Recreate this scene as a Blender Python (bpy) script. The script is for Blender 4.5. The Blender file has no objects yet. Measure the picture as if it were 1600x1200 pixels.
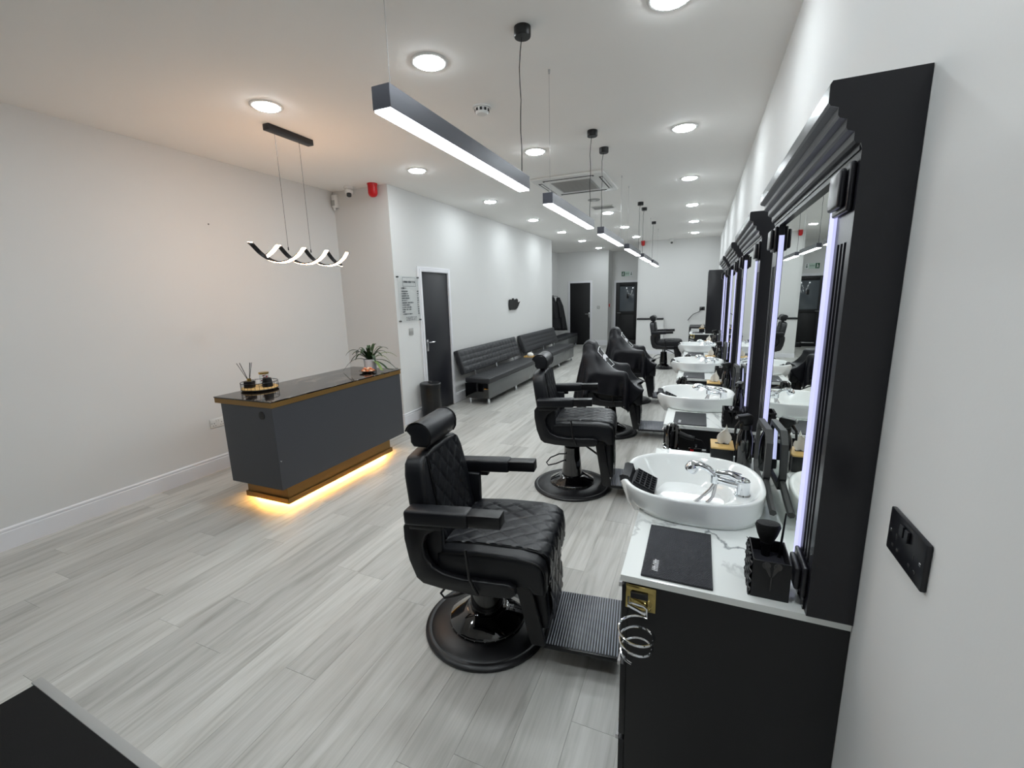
import bpy, bmesh, math, random
import numpy as np
from mathutils import Vector, Matrix

random.seed(7)
scn = bpy.context.scene
col = scn.collection
PI = math.pi

# ------------------------------------------------------------------ camera
H = 1.62
F_PX = 686.08
RIGHT = (0.9211053949, 0.3884855268, -0.0253741400)
DOWN = (0.0530879048, -0.1899054047, -0.9803660600)
FWD = (-0.3856767116, 0.9016734069, -0.1955467754)
cam_d = bpy.data.cameras.new('camera')
cam = bpy.data.objects.new('camera', cam_d)
col.objects.link(cam)
cam_d.sensor_fit = 'HORIZONTAL'
cam_d.sensor_width = 36.0
cam_d.lens = F_PX * 36.0 / 1600.0
cam_d.clip_start = 0.02
cam_d.clip_end = 100
cam.matrix_world = Matrix(((RIGHT[0], -DOWN[0], -FWD[0], 0),
                           (RIGHT[1], -DOWN[1], -FWD[1], 0),
                           (RIGHT[2], -DOWN[2], -FWD[2], H),
                           (0, 0, 0, 1)))
scn.camera = cam

# ------------------------------------------------------------------ world, light levels, exposure
w = bpy.data.worlds.new('night_world')
scn.world = w
w.use_nodes = True
w.node_tree.nodes['Background'].inputs[0].default_value = (0.02, 0.025, 0.035, 1)
w.node_tree.nodes['Background'].inputs[1].default_value = 0.3
DOWNLIGHT = 125.0      # recessed discs
BAR_LIGHT = 28.0      # linear pendants
MIRROR_LED = 0.95
WAVE_LED = 48.0
DESK_LED = 560.0
vs = scn.view_settings
vs.view_transform = 'Standard'
vs.look = 'None'
vs.gamma = 1.0
vs.use_curve_mapping = False
vs.exposure = 0.1
scn.cycles.use_denoising = True
scn.cycles.max_bounces = 12
scn.cycles.diffuse_bounces = 8
scn.cycles.glossy_bounces = 6
scn.cycles.sample_clamp_indirect = 6.0

# ------------------------------------------------------------------ materials
def lin(c):
    c /= 255.0
    return c / 12.92 if c <= 0.04045 else ((c + 0.055) / 1.055) ** 2.4

def rgb(r, g, b):
    return (lin(r), lin(g), lin(b), 1.0)

def new_mat(name):
    m = bpy.data.materials.new(name)
    m.use_nodes = True
    nt = m.node_tree
    return m, nt, nt.nodes['Principled BSDF']

def mat(name, c, rough=0.5, metal=0.0, spec=0.5, coat=0.0, bump=0.0, bscale=200.0, var=0.0, vscale=6.0, alpha=1.0, trans=0.0, ior=1.45, coat_rough=0.05):
    m, nt, p = new_mat(name)
    p.inputs['Base Color'].default_value = c
    p.inputs['Roughness'].default_value = rough
    p.inputs['Metallic'].default_value = metal
    p.inputs['Specular IOR Level'].default_value = spec
    p.inputs['Coat Weight'].default_value = coat
    p.inputs['Coat Roughness'].default_value = coat_rough
    p.inputs['Transmission Weight'].default_value = trans
    p.inputs['IOR'].default_value = ior
    p.inputs['Alpha'].default_value = alpha
    tc = nt.nodes.new('ShaderNodeTexCoord')
    if var > 0:
        n = nt.nodes.new('ShaderNodeTexNoise')
        n.inputs['Scale'].default_value = vscale
        n.inputs['Detail'].default_value = 4
        nt.links.new(tc.outputs['Object'], n.inputs['Vector'])
        mx = nt.nodes.new('ShaderNodeMix')
        mx.data_type = 'RGBA'
        mx.inputs['A'].default_value = tuple(max(0, x * (1 - var)) for x in c[:3]) + (1,)
        mx.inputs['B'].default_value = tuple(min(1, x * (1 + var)) for x in c[:3]) + (1,)
        nt.links.new(n.outputs['Fac'], mx.inputs['Factor'])
        nt.links.new(mx.outputs['Result'], p.inputs['Base Color'])
    if bump > 0:
        n = nt.nodes.new('ShaderNodeTexNoise')
        n.inputs['Scale'].default_value = bscale
        n.inputs['Detail'].default_value = 3
        nt.links.new(tc.outputs['Object'], n.inputs['Vector'])
        b = nt.nodes.new('ShaderNodeBump')
        b.inputs['Strength'].default_value = bump
        b.inputs['Distance'].default_value = 0.002
        nt.links.new(n.outputs['Fac'], b.inputs['Height'])
        nt.links.new(b.outputs['Normal'], p.inputs['Normal'])
    return m

def emit(name, c, s):
    m, nt, p = new_mat(name)
    p.inputs['Base Color'].default_value = (0.8, 0.8, 0.8, 1)
    p.inputs['Emission Color'].default_value = c
    p.inputs['Emission Strength'].default_value = s
    return m

def wood_mat():
    m, nt, p = new_mat('grey_oak_plank')
    L = nt.links
    tc = nt.nodes.new('ShaderNodeTexCoord')
    oi = nt.nodes.new('ShaderNodeObjectInfo')
    mul = nt.nodes.new('ShaderNodeVectorMath'); mul.operation = 'SCALE'
    mul.inputs[0].default_value = (37.0, 53.0, 11.0)
    L.new(oi.outputs['Random'], mul.inputs['Scale'])
    add = nt.nodes.new('ShaderNodeVectorMath'); add.operation = 'ADD'
    L.new(tc.outputs['Object'], add.inputs[0]); L.new(mul.outputs['Vector'], add.inputs[1])
    mp = nt.nodes.new('ShaderNodeMapping'); mp.inputs['Scale'].default_value = (9.5, 0.85, 1.0)
    L.new(add.outputs['Vector'], mp.inputs['Vector'])
    n1 = nt.nodes.new('ShaderNodeTexNoise'); n1.inputs['Scale'].default_value = 1.6; n1.inputs['Detail'].default_value = 6; n1.inputs['Distortion'].default_value = 1.2
    L.new(mp.outputs['Vector'], n1.inputs['Vector'])
    mp2 = nt.nodes.new('ShaderNodeMapping'); mp2.inputs['Scale'].default_value = (120.0, 3.0, 1.0)
    L.new(add.outputs['Vector'], mp2.inputs['Vector'])
    n2 = nt.nodes.new('ShaderNodeTexNoise'); n2.inputs['Scale'].default_value = 1.0; n2.inputs['Detail'].default_value = 3
    L.new(mp2.outputs['Vector'], n2.inputs['Vector'])
    r1 = nt.nodes.new('ShaderNodeValToRGB')
    e = r1.color_ramp.elements
    e[0].position = 0.25; e[0].color = rgb(160, 158, 152)
    e[1].position = 0.72; e[1].color = rgb(200, 199, 195)
    e2 = r1.color_ramp.elements.new(0.47); e2.color = rgb(187, 186, 181)
    L.new(n1.outputs['Fac'], r1.inputs['Fac'])
    r2 = nt.nodes.new('ShaderNodeMapRange')
    r2.inputs['From Min'].default_value = 0.3; r2.inputs['From Max'].default_value = 0.7
    r2.inputs['To Min'].default_value = 0.93; r2.inputs['To Max'].default_value = 1.04
    L.new(n2.outputs['Fac'], r2.inputs['Value'])
    r3 = nt.nodes.new('ShaderNodeMapRange')
    r3.inputs['To Min'].default_value = 0.84; r3.inputs['To Max'].default_value = 1.08
    L.new(oi.outputs['Random'], r3.inputs['Value'])
    mm = nt.nodes.new('ShaderNodeMath'); mm.operation = 'MULTIPLY'
    L.new(r2.outputs['Result'], mm.inputs[0]); L.new(r3.outputs['Result'], mm.inputs[1])
    vm = nt.nodes.new('ShaderNodeVectorMath'); vm.operation = 'SCALE'
    L.new(r1.outputs['Color'], vm.inputs[0]); L.new(mm.outputs['Value'], vm.inputs['Scale'])
    L.new(vm.outputs['Vector'], p.inputs['Base Color'])
    b = nt.nodes.new('ShaderNodeBump'); b.inputs['Strength'].default_value = 0.12; b.inputs['Distance'].default_value = 0.002
    L.new(n2.outputs['Fac'], b.inputs['Height']); L.new(b.outputs['Normal'], p.inputs['Normal'])
    p.inputs['Roughness'].default_value = 0.42
    p.inputs['Specular IOR Level'].default_value = 0.4
    return m

def marble_mat(name, base, vein, rough, width=0.035, scale=2.2, cloud=None):
    m, nt, p = new_mat(name)
    L = nt.links
    g = nt.nodes.new('ShaderNodeNewGeometry')
    mp = nt.nodes.new('ShaderNodeMapping'); mp.inputs['Rotation'].default_value = (0.3, 0.2, 0.75); mp.inputs['Scale'].default_value = (1, 0.55, 1)
    L.new(g.outputs['Position'], mp.inputs['Vector'])
    n = nt.nodes.new('ShaderNodeTexNoise'); n.inputs['Scale'].default_value = scale; n.inputs['Detail'].default_value = 6; n.inputs['Distortion'].default_value = 0.9
    L.new(mp.outputs['Vector'], n.inputs['Vector'])
    s = nt.nodes.new('ShaderNodeMath'); s.operation = 'SUBTRACT'; s.inputs[1].default_value = 0.5
    L.new(n.outputs['Fac'], s.inputs[0])
    a = nt.nodes.new('ShaderNodeMath'); a.operation = 'ABSOLUTE'; L.new(s.outputs['Value'], a.inputs[0])
    mr = nt.nodes.new('ShaderNodeMapRange'); mr.inputs['From Min'].default_value = 0.0; mr.inputs['From Max'].default_value = width
    mr.inputs['To Min'].default_value = 1.0; mr.inputs['To Max'].default_value = 0.0
    L.new(a.outputs['Value'], mr.inputs['Value'])
    n2 = nt.nodes.new('ShaderNodeTexNoise'); n2.inputs['Scale'].default_value = 3.0; n2.inputs['Detail'].default_value = 3
    L.new(g.outputs['Position'], n2.inputs['Vector'])
    mr2 = nt.nodes.new('ShaderNodeMapRange'); mr2.inputs['From Min'].default_value = 0.42; mr2.inputs['From Max'].default_value = 0.68
    L.new(n2.outputs['Fac'], mr2.inputs['Value'])
    mu = nt.nodes.new('ShaderNodeMath'); mu.operation = 'MULTIPLY'
    L.new(mr.outputs['Result'], mu.inputs[0]); L.new(mr2.outputs['Result'], mu.inputs[1])
    mx = nt.nodes.new('ShaderNodeMix'); mx.data_type = 'RGBA'
    mx.inputs['A'].default_value = base; mx.inputs['B'].default_value = vein
    L.new(mu.outputs['Value'], mx.inputs['Factor'])
    L.new(mx.outputs['Result'], p.inputs['Base Color'])
    p.inputs['Roughness'].default_value = rough
    return m

def dimple_mat(name, c, scale, rough=0.55):
    m, nt, p = new_mat(name)
    tc = nt.nodes.new('ShaderNodeTexCoord')
    v = nt.nodes.new('ShaderNodeTexVoronoi'); v.inputs['Scale'].default_value = scale; v.inputs['Randomness'].default_value = 0.15
    nt.links.new(tc.outputs['Object'], v.inputs['Vector'])
    b = nt.nodes.new('ShaderNodeBump'); b.inputs['Strength'].default_value = 1.0; b.inputs['Distance'].default_value = 0.003
    nt.links.new(v.outputs['Distance'], b.inputs['Height'])
    nt.links.new(b.outputs['Normal'], p.inputs['Normal'])
    p.inputs['Base Color'].default_value = c
    p.inputs['Roughness'].default_value = rough
    return m

M = {}
M['wall'] = mat('wall_paint', rgb(215, 215, 214), 0.75, bump=0.06, bscale=140, var=0.015, vscale=2)
M['ceiling'] = mat('ceiling_paint', rgb(243, 241, 238), 0.85, var=0.015, vscale=2)
M['trim'] = mat('white_gloss_trim', rgb(226, 226, 230), 0.35, bump=0.03)
M['floor_base'] = mat('floor_joint', rgb(120, 115, 108), 0.8, bump=0.1)
M['plank'] = wood_mat()
M['leather'] = mat('black_leather', rgb(20, 21, 25), 0.36, spec=0.42, bump=0.25, bscale=420, var=0.12, vscale=30)
M['leather_grey'] = mat('charcoal_leatherette', rgb(44, 45, 48), 0.45, bump=0.25, bscale=420, var=0.1, vscale=30)
M['piping'] = mat('black_piping', rgb(10, 10, 12), 0.4, bump=0.1)
M['stitch'] = mat('grey_stitch', rgb(80, 84, 92), 0.6)
M['satin'] = mat('satin_black_metal', rgb(20, 20, 23), 0.35, spec=0.5, bump=0.04, bscale=300)
M['gloss'] = mat('gloss_black_enamel', rgb(6, 6, 8), 0.06, spec=0.6, coat=1.0, var=0.05)
M['black'] = mat('matt_black_board', rgb(15, 15, 18), 0.5, bump=0.08, bscale=300, var=0.05)
M['frame'] = mat('black_painted_frame', rgb(24, 24, 29), 0.3, bump=0.08, bscale=250, var=0.06)
M['door'] = mat('black_door_paint', rgb(24, 25, 32), 0.42, bump=0.05, bscale=200, var=0.04)
M['plastic'] = mat('black_plastic', rgb(16, 16, 18), 0.35, bump=0.05)
M['rubber'] = mat('black_rubber', rgb(26, 27, 31), 0.6, bump=0.15)
M['tread'] = mat('tread_painted_sheen', rgb(146, 150, 160), 0.35, bump=0.05)  # rubber ribs coloured grey, their sheen put into the base colour
M['rubber_dots_highlit'] = mat('rubber_dots_highlit', rgb(52, 53, 60), 0.35, bump=0.05)  # paler than the mat sheet: highlights on the dots painted as colour
M['mat_dimple'] = dimple_mat('dimpled_black_rubber', rgb(36, 37, 42), 260)
M['pile'] = mat('black_coir_pile', rgb(9, 9, 10), 0.95, bump=1.0, bscale=500, var=0.4, vscale=300)
M['chrome'] = mat('chrome', rgb(225, 228, 232), 0.08, metal=1.0, var=0.01)
M['steel'] = mat('brushed_steel', rgb(190, 190, 192), 0.25, metal=1.0, bump=0.03)
M['brass'] = mat('polished_brass', rgb(176, 158, 100), 0.12, metal=1.0, var=0.03)
M['bronze'] = mat('brushed_bronze_laminate', rgb(140, 108, 60), 0.38, metal=0.6, bump=0.08, bscale=250, var=0.06)
M['desk'] = mat('charcoal_laminate', rgb(62, 63, 68), 0.42, bump=0.05, bscale=300, var=0.03)
M['desk_top'] = marble_mat('black_marble', rgb(24, 20, 19), rgb(130, 118, 106), 0.06, 0.03, 5.0)
M['marble'] = marble_mat('white_marble', rgb(230, 233, 231), rgb(120, 124, 126), 0.15, 0.011, 1.7)
M['ceramic'] = mat('white_ceramic', rgb(232, 234, 233), 0.08, coat=0.6, var=0.005)
M['sofa_front'] = mat('grey_gloss_laminate', rgb(92, 94, 94), 0.2, bump=0.04, bscale=60, var=0.08, vscale=12)
M['alu'] = mat('graphite_aluminium', rgb(74, 75, 82), 0.35, metal=0.6, bump=0.03)
M['white_plastic'] = mat('white_plastic', rgb(222, 222, 220), 0.4, bump=0.03)
M['grey_plastic'] = mat('grey_plastic', rgb(165, 165, 163), 0.5, bump=0.03)
M['dark_slot'] = mat('dark_slot', rgb(30, 30, 32), 0.7, bump=0.05)
M['red'] = mat('red_plastic', rgb(190, 16, 24), 0.3, var=0.03)
M['green'] = mat('sign_green', rgb(18, 84, 52), 0.5, var=0.03)
M['green_pale'] = mat('sign_pale_green', rgb(196, 214, 204), 0.5, var=0.03)
M['print_dark'] = mat('dark_print', rgb(52, 54, 58), 0.6, var=0.05)
M['print_grey'] = mat('grey_print', rgb(72, 76, 80), 0.6, var=0.05)
M['print_white'] = mat('white_print', rgb(228, 228, 230), 0.6, var=0.03)
M['acrylic'] = mat('clear_acrylic', rgb(205, 212, 212), 0.1, alpha=0.16, var=0.01)
M['glass'] = mat('clear_glass', (0.95, 0.97, 0.97, 1), 0.02, trans=1.0, ior=1.45)
M['dark_glass'] = mat('night_glass', rgb(26, 30, 34), 0.04, spec=0.7, var=0.05)
M['door_glass'] = mat('door_glass', rgb(86, 92, 98), 0.08, spec=0.6, var=0.1, vscale=2)
M['mirror'] = mat('mirror_silver', (0.86, 0.90, 0.87, 1), 0.0, metal=1.0)
M['nylon'] = mat('black_nylon_cape', rgb(17, 17, 22), 0.42, spec=0.3, bump=0.12, bscale=90)
M['coat'] = mat('black_coat_cloth', rgb(24, 24, 27), 0.7, bump=0.3, bscale=60, var=0.3, vscale=40)
M['bamboo'] = mat('bamboo_lid', rgb(206, 170, 104), 0.45, bump=0.08, bscale=80, var=0.1, vscale=18)
M['tissue'] = mat('white_tissue', rgb(236, 234, 228), 0.9, bump=0.1)
M['leaf'] = mat('green_leaf', rgb(34, 58, 30), 0.4, var=0.45, vscale=14)
M['leaf_pale'] = mat('striped_leaf', rgb(112, 134, 70), 0.4, var=0.4, vscale=20)
M['pot'] = mat('white_pot', rgb(214, 215, 219), 0.5, bump=0.1)
M['soil'] = mat('potting_soil', rgb(40, 30, 22), 0.95, bump=0.8, bscale=120)
M['rattan'] = mat('woven_rattan', rgb(206, 172, 112), 0.6, bump=0.8, bscale=260, var=0.2, vscale=120)
M['gold'] = mat('gold_lid', rgb(190, 160, 92), 0.25, metal=0.9, var=0.04)
M['petal_red'] = mat('red_petals', rgb(150, 40, 60), 0.7, var=0.3, vscale=90)
M['petal_pink'] = mat('pink_petals', rgb(212, 150, 150), 0.7, var=0.3, vscale=90)
M['sweet_o'] = mat('orange_sweet', rgb(214, 130, 84), 0.3, var=0.2, vscale=60)
M['sweet_p'] = mat('peach_sweet', rgb(232, 190, 160), 0.3, var=0.2, vscale=60)
M['sponge'] = mat('black_bristle_insert', rgb(34, 34, 42), 0.9, bump=1.0, bscale=900, var=0.5, vscale=500)
M['bristle'] = mat('black_bristle', rgb(12, 12, 13), 0.7, bump=0.6, bscale=300)
M['grey_wood'] = mat('dark_grey_wood', rgb(62, 62, 62), 0.55, bump=0.2, bscale=90, var=0.12, vscale=30)
M['down'] = emit('downlight_diffuser', (0.89, 0.965, 1.0, 1), DOWNLIGHT)
M['bar'] = emit('bar_diffuser', (0.91, 0.97, 1.0, 1), BAR_LIGHT)
M['led'] = emit('mirror_led', (0.60, 0.62, 1.0, 1), MIRROR_LED)
M['led'].node_tree.nodes['Principled BSDF'].inputs['Base Color'].default_value = (0.12, 0.12, 0.16, 1)
M['wave'] = emit('wave_led', (1.0, 0.58, 0.32, 1), WAVE_LED)
M['desk_led'] = emit('desk_led', (1.0, 0.5, 0.1, 1), DESK_LED)

# ------------------------------------------------------------------ mesh helpers
class MB:
    def __init__(self):
        self.bm = bmesh.new()

    def _bevel(self, verts, bev, seg):
        if bev <= 0:
            return
        es = set()
        for v in verts:
            for e in v.link_edges:
                es.add(e)
        bmesh.ops.bevel(self.bm, geom=list(es), offset=bev, segments=seg, profile=0.5, affect='EDGES', clamp_overlap=True)

    def box(self, x0, x1, y0, y1, z0, z1, bev=0.0, seg=2, mx=None):
        co = [(x0, y0, z0), (x1, y0, z0), (x1, y1, z0), (x0, y1, z0), (x0, y0, z1), (x1, y0, z1), (x1, y1, z1), (x0, y1, z1)]
        vs_ = [self.bm.verts.new(mx @ Vector(c) if mx else c) for c in co]
        for f in ((0, 3, 2, 1), (4, 5, 6, 7), (0, 1, 5, 4), (1, 2, 6, 5), (2, 3, 7, 6), (3, 0, 4, 7)):
            self.bm.faces.new([vs_[i] for i in f])
        self._bevel(vs_, bev, seg)
        return self

    def prism(self, poly, axis, t0, t1, bev=0.0, seg=2, mx=None):
        def P(a, b, t):
            c = {'x': (t, a, b), 'y': (a, t, b), 'z': (a, b, t)}[axis]
            return mx @ Vector(c) if mx else c
        A = [self.bm.verts.new(P(a, b, t0)) for a, b in poly]
        B = [self.bm.verts.new(P(a, b, t1)) for a, b in poly]
        n = len(poly)
        fs = [self.bm.faces.new(A), self.bm.faces.new(B[::-1])]
        for i in range(n):
            fs.append(self.bm.faces.new([A[i], B[i], B[(i + 1) % n], A[(i + 1) % n]]))
        bmesh.ops.recalc_face_normals(self.bm, faces=fs)
        if bev > 0:
            es = set(e for v in A + B for e in v.link_edges)
            caps = set(fs[0].edges) | set(fs[1].edges)
            bmesh.ops.bevel(self.bm, geom=list(caps), offset=bev, segments=seg, profile=0.5, affect='EDGES', clamp_overlap=True)
        return self

    def lathe(self, prof, seg=32, mx=None, sx=1.0, sy=1.0):
        rings = []
        for r, z in prof:
            if r < 1e-6:
                rings.append([self.bm.verts.new(mx @ Vector((0, 0, z)) if mx else (0, 0, z))])
            else:
                ring = []
                for i in range(seg):
                    a = 2 * PI * i / seg
                    c = (r * sx * math.cos(a), r * sy * math.sin(a), z)
                    ring.append(self.bm.verts.new(mx @ Vector(c) if mx else c))
                rings.append(ring)
        fs = []
        for A, B in zip(rings, rings[1:]):
            if len(A) == 1 and len(B) == 1:
                continue
            for i in range(seg):
                j = (i + 1) % seg
                if len(A) == 1:
                    fs.append(self.bm.faces.new([A[0], B[i], B[j]]))
                elif len(B) == 1:
                    fs.append(self.bm.faces.new([A[i], A[j], B[0]]))
                else:
                    fs.append(self.bm.faces.new([A[i], A[j], B[j], B[i]]))
        for R_, k in ((rings[0], 0), (rings[-1], 1)):
            if len(R_) > 1:
                fs.append(self.bm.faces.new(R_ if k else R_[::-1]))
        bmesh.ops.recalc_face_normals(self.bm, faces=fs)
        return self

    def tube(self, pts, r, seg=8, closed=False, mx=None):
        pts = [Vector(p) for p in pts]
        if mx:
            pts = [mx @ p for p in pts]
        n = len(pts)
        rr = r if hasattr(r, '__len__') else [r] * n
        up = None
        rings = []
        for i in range(n):
            a = pts[i - 1] if (i > 0 or closed) else pts[i]
            b = pts[(i + 1) % n] if (i < n - 1 or closed) else pts[i]
            t = (b - a).normalized()
            if up is None:
                up = t.orthogonal().normalized()
            else:
                up = (up - t * up.dot(t))
                up = up.normalized() if up.length > 1e-6 else t.orthogonal().normalized()
            s = t.cross(up)
            rings.append([self.bm.verts.new(pts[i] + (up * math.cos(2 * PI * k / seg) + s * math.sin(2 * PI * k / seg)) * rr[i]) for k in range(seg)])
        fs = []
        m = n if closed else n - 1
        for i in range(m):
            A, B = rings[i], rings[(i + 1) % n]
            for k in range(seg):
                l = (k + 1) % seg
                fs.append(self.bm.faces.new([A[k], A[l], B[l], B[k]]))
        if not closed:
            fs.append(self.bm.faces.new(rings[0][::-1]))
            fs.append(self.bm.faces.new(rings[-1]))
        bmesh.ops.recalc_face_normals(self.bm, faces=fs)
        return self

    def ball(self, c, r, sx=1, sy=1, sz=1, seg=16):
        prof = [(max(0.0, math.sin(PI * i / 10)), -math.cos(PI * i / 10)) for i in range(11)]
        prof[0] = (0, -1); prof[-1] = (0, 1)
        mx = Matrix.Translation(Vector(c)) @ Matrix.Diagonal((r * sx, r * sy, r * sz, 1))
        return self.lathe(prof, seg, mx)

    def grid(self, fn, nu, nv):
        V = [[self.bm.verts.new(fn(i / nu, j / nv)) for j in range(nv + 1)] for i in range(nu + 1)]
        for i in range(nu):
            for j in range(nv):
                self.bm.faces.new([V[i][j], V[i + 1][j], V[i + 1][j + 1], V[i][j + 1]])
        return self

    def build(self, name, m, parent=None, smooth=True, angle=38, loc=None):
        me = bpy.data.meshes.new(name)
        self.bm.to_mesh(me)
        self.bm.free()
        return obj(name, me, m, parent, smooth, angle, loc)

def obj(name, me, m, parent=None, smooth=True, angle=38, loc=None):
    o = bpy.data.objects.new(name, me)
    col.objects.link(o)
    if m is not None:
        me.materials.append(M[m] if isinstance(m, str) else m)
    if smooth:
        me.polygons.foreach_set('use_smooth', [True] * len(me.polygons))
        me.set_sharp_from_angle(angle=math.radians(angle))
    if parent is not None:
        o.parent = parent
    if loc is not None:
        o.location = loc
    return o

def box(name, x0, x1, y0, y1, z0, z1, m, parent=None, bev=0.0, seg=2):
    return MB().box(x0, x1, y0, y1, z0, z1, bev, seg).build(name, m, parent)

def thing(name, label, cat, loc=(0, 0, 0), rz=0.0, group=None):
    o = bpy.data.objects.new(name, None)
    o.empty_display_size = 0.1
    col.objects.link(o)
    o.location = loc
    o.rotation_euler = (0, 0, rz)
    return tag(o, label, cat, group)

def tag(o, label, cat, group=None):
    o['label'] = label
    o['category'] = cat
    if group:
        o['group'] = group
    return o

def struct(o, label=None, cat=None):
    o['kind'] = 'structure'
    if label:
        o['label'] = label
    if cat:
        o['category'] = cat
    return o

def children(o):
    return [c for c in bpy.data.objects if c.parent == o]

def copy_tree(o, parent=None):
    c = o.copy()
    col.objects.link(c)
    c.parent = parent
    for ch in o.children:
        copy_tree(ch, c)
    return c

ORD = ['nearest', 'second', 'third', 'fourth', 'fifth', 'sixth', 'farthest']

# ------------------------------------------------------------------ room shell
XL, XR, XP, XA = -4.311, 0.372, -3.479, -4.35     # left wall, right wall, inner left wall, alcove wall
YF, YP, YA, YB, YD, YW = -0.75, 4.54, 10.86, 14.2, 14.85, 12.5
ZC = 2.958
XN, XB = -1.53, -2.70
T = 0.12

fl = box('floor', XA - T, XR + T, YF - T, YD + T, -0.06, -0.0045, 'floor_base')
struct(fl, 'pale grey oak plank floor running the length of the salon', 'floor')

PW = 0.181
row0 = -3.09
joints = {0: 1.60, 1: 1.253, 2: 1.9, 3: 2.35, 4: 1.386, 5: 1.095, 6: 1.83, 7: 0.6, 8: 1.15, 9: 1.72, 10: 0.8, 11: 1.5, 12: 1.0, 13: 1.098, 14: 1.75, 15: 1.376}
PL = 1.22
planks = []
for k in range(-8, 20):
    xa, xb = row0 + k * PW, row0 + (k + 1) * PW
    xa, xb = max(xa, XL + 0.001 if True else xa), min(xb, XR - 0.001)
    if xb - xa < 0.01:
        continue
    xc = (xa + xb) / 2
    if xc < XP:
        spans = [(YF, YP - 0.001), (YA, YB - 0.001)]
    elif xc < XB:
        spans = [(YF, YB - 0.001)]
    elif xc < XN:
        spans = [(YF, YD - 0.001)]
    else:
        spans = [(YF, YW - 0.001)]
    j0 = joints.get(k, random.uniform(0.5, 1.7))
    for (sa, sb) in spans:
        y = j0 - 4 * PL
        while y < sb:
            a, b = max(y, sa), min(y + PL, sb)
            if b - a > 0.02:
                planks.append((xa, xb, a, b))
            y += PL
planks.sort(key=lambda p: math.hypot((p[0] + p[1]) / 2, max(0.4, (p[2] + p[3]) / 2)) + (50 if p[3] < 0.35 else 0))
pm_cache = {}
for p in planks[:300]:
    key = (round(p[1] - p[0], 3), round(p[3] - p[2], 3))
    me = pm_cache.get(key)
    if me is None:
        wx, wy = key[0] / 2 - 0.0005, key[1] / 2 - 0.0005
        b = MB(); b.box(-wx, wx, -wy, wy, -0.004, 0.0)
        me = bpy.data.meshes.new('floor_plank'); b.bm.to_mesh(me); b.bm.free()
        me.materials.append(M['plank'])
        pm_cache[key] = me
    o = bpy.data.objects.new('floor_plank', me)
    col.objects.link(o); o.parent = fl
    o.location = ((p[0] + p[1]) / 2, (p[2] + p[3]) / 2, 0)
if planks[300:]:
    b = MB()
    for p in planks[300:]:
        b.box(p[0] + .0005, p[1] - .0005, p[2] + .0005, p[3] - .0005, -0.004, 0.0)
    o = b.build('floor_plank_remainder', 'plank', fl, smooth=False)
    o['kind'] = 'stuff'

struct(box('ceiling', XA - T, XR + T, YF - T, YD + T, ZC, ZC + 0.1, 'ceiling'), 'plain white ceiling over the whole salon', 'ceiling')
struct(box('wall_left', XL - T, XL, YF, YP, 0, ZC, 'wall'), 'plain warm white wall behind the reception desk', 'wall')
struct(box('wall_left_return', XL - T, XP, YP, YP + T, 0, ZC, 'wall'), 'short white return wall beyond the reception desk', 'wall')
struct(box('wall_left_inner', XP - T, XP, YP + T, YA, 0, ZC, 'wall'), 'white wall behind the waiting benches', 'wall')
struct(box('wall_alcove_side', XA - T, XA, YA - 0.2, YB, 0, ZC, 'wall'), 'white side wall of the coat alcove', 'wall')
struct(box('wall_alcove_front', XA, XP - T, YA - T, YA, 0, ZC, 'wall'), 'hidden end of the bench wall facing the coat alcove', 'wall')
struct(box('wall_back_left', XA - T, XB, YB, YB + T, 0, ZC, 'wall'), 'white end wall with the solid black door', 'wall')
struct(box('wall_back_return', XB - T, XB, YB + T, YD, 0, ZC, 'wall'), 'narrow grey return wall left of the glazed door', 'wall')
struct(box('wall_back_door', XB - T, XN + 0.3, YD, YD + T, 0, ZC, 'wall'), 'white end wall with the glazed black door', 'wall')
struct(box('wall_far', XN, XR + T, YW, YW + T, 0, ZC, 'wall'), 'plain white end wall on the right', 'wall')
struct(box('wall_far_nib', XN - 0.07, XN, YW + 0.06, YW + T + 0.1, 0, ZC, 'wall'), 'slim white strip of wall right of the glazed door', 'wall')
struct(box('wall_far_return', XN - 0.001 + 0.0, XN + T, YW + T, YD, 0, ZC, 'wall'), 'side wall of the recess right of the glazed door', 'wall')
struct(box('wall_right', XR, XR + T, YF, YW, 0, ZC, 'wall'), 'white wall carrying the row of styling mirrors', 'wall')
wf = struct(box('wall_front', XL - T, XR + T, YF - T, YF, 0, ZC, 'wall'), 'street wall behind the camera', 'wall')
# shopfront behind the camera: glazing with frame
wn = struct(box('window_1', -3.9, -0.4, YF + 0.001, YF + 0.02, 0.35, 2.5, 'dark_glass'), 'dark shopfront window behind the camera', 'window')
b = MB()
for x in (-3.95, -2.2, -0.42):
    b.box(x, x + 0.06, YF + 0.001, YF + 0.05, 0.3, 2.55)
b.box(-3.95, -0.36, YF + 0.001, YF + 0.05, 0.28, 0.35); b.box(-3.95, -0.36, YF + 0.001, YF + 0.05, 2.5, 2.56)
b.build('window_frame', 'frame', wn)

# low boxed wall with black capping at the far end
lw = struct(box('wall_far_low', -1.56, -0.87, 12.3, YW - 0.001, 0, 0.915, 'wall'), 'low boxed white wall with black capping at the far end', 'wall')
box('capping', -1.56, -0.885, 12.285, YW - 0.001, 0.915, 0.955, 'black', lw, 0.003)
box('skirting', -1.565, -0.865, 12.285, 12.3, 0, 0.1, 'trim', lw)

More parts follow.
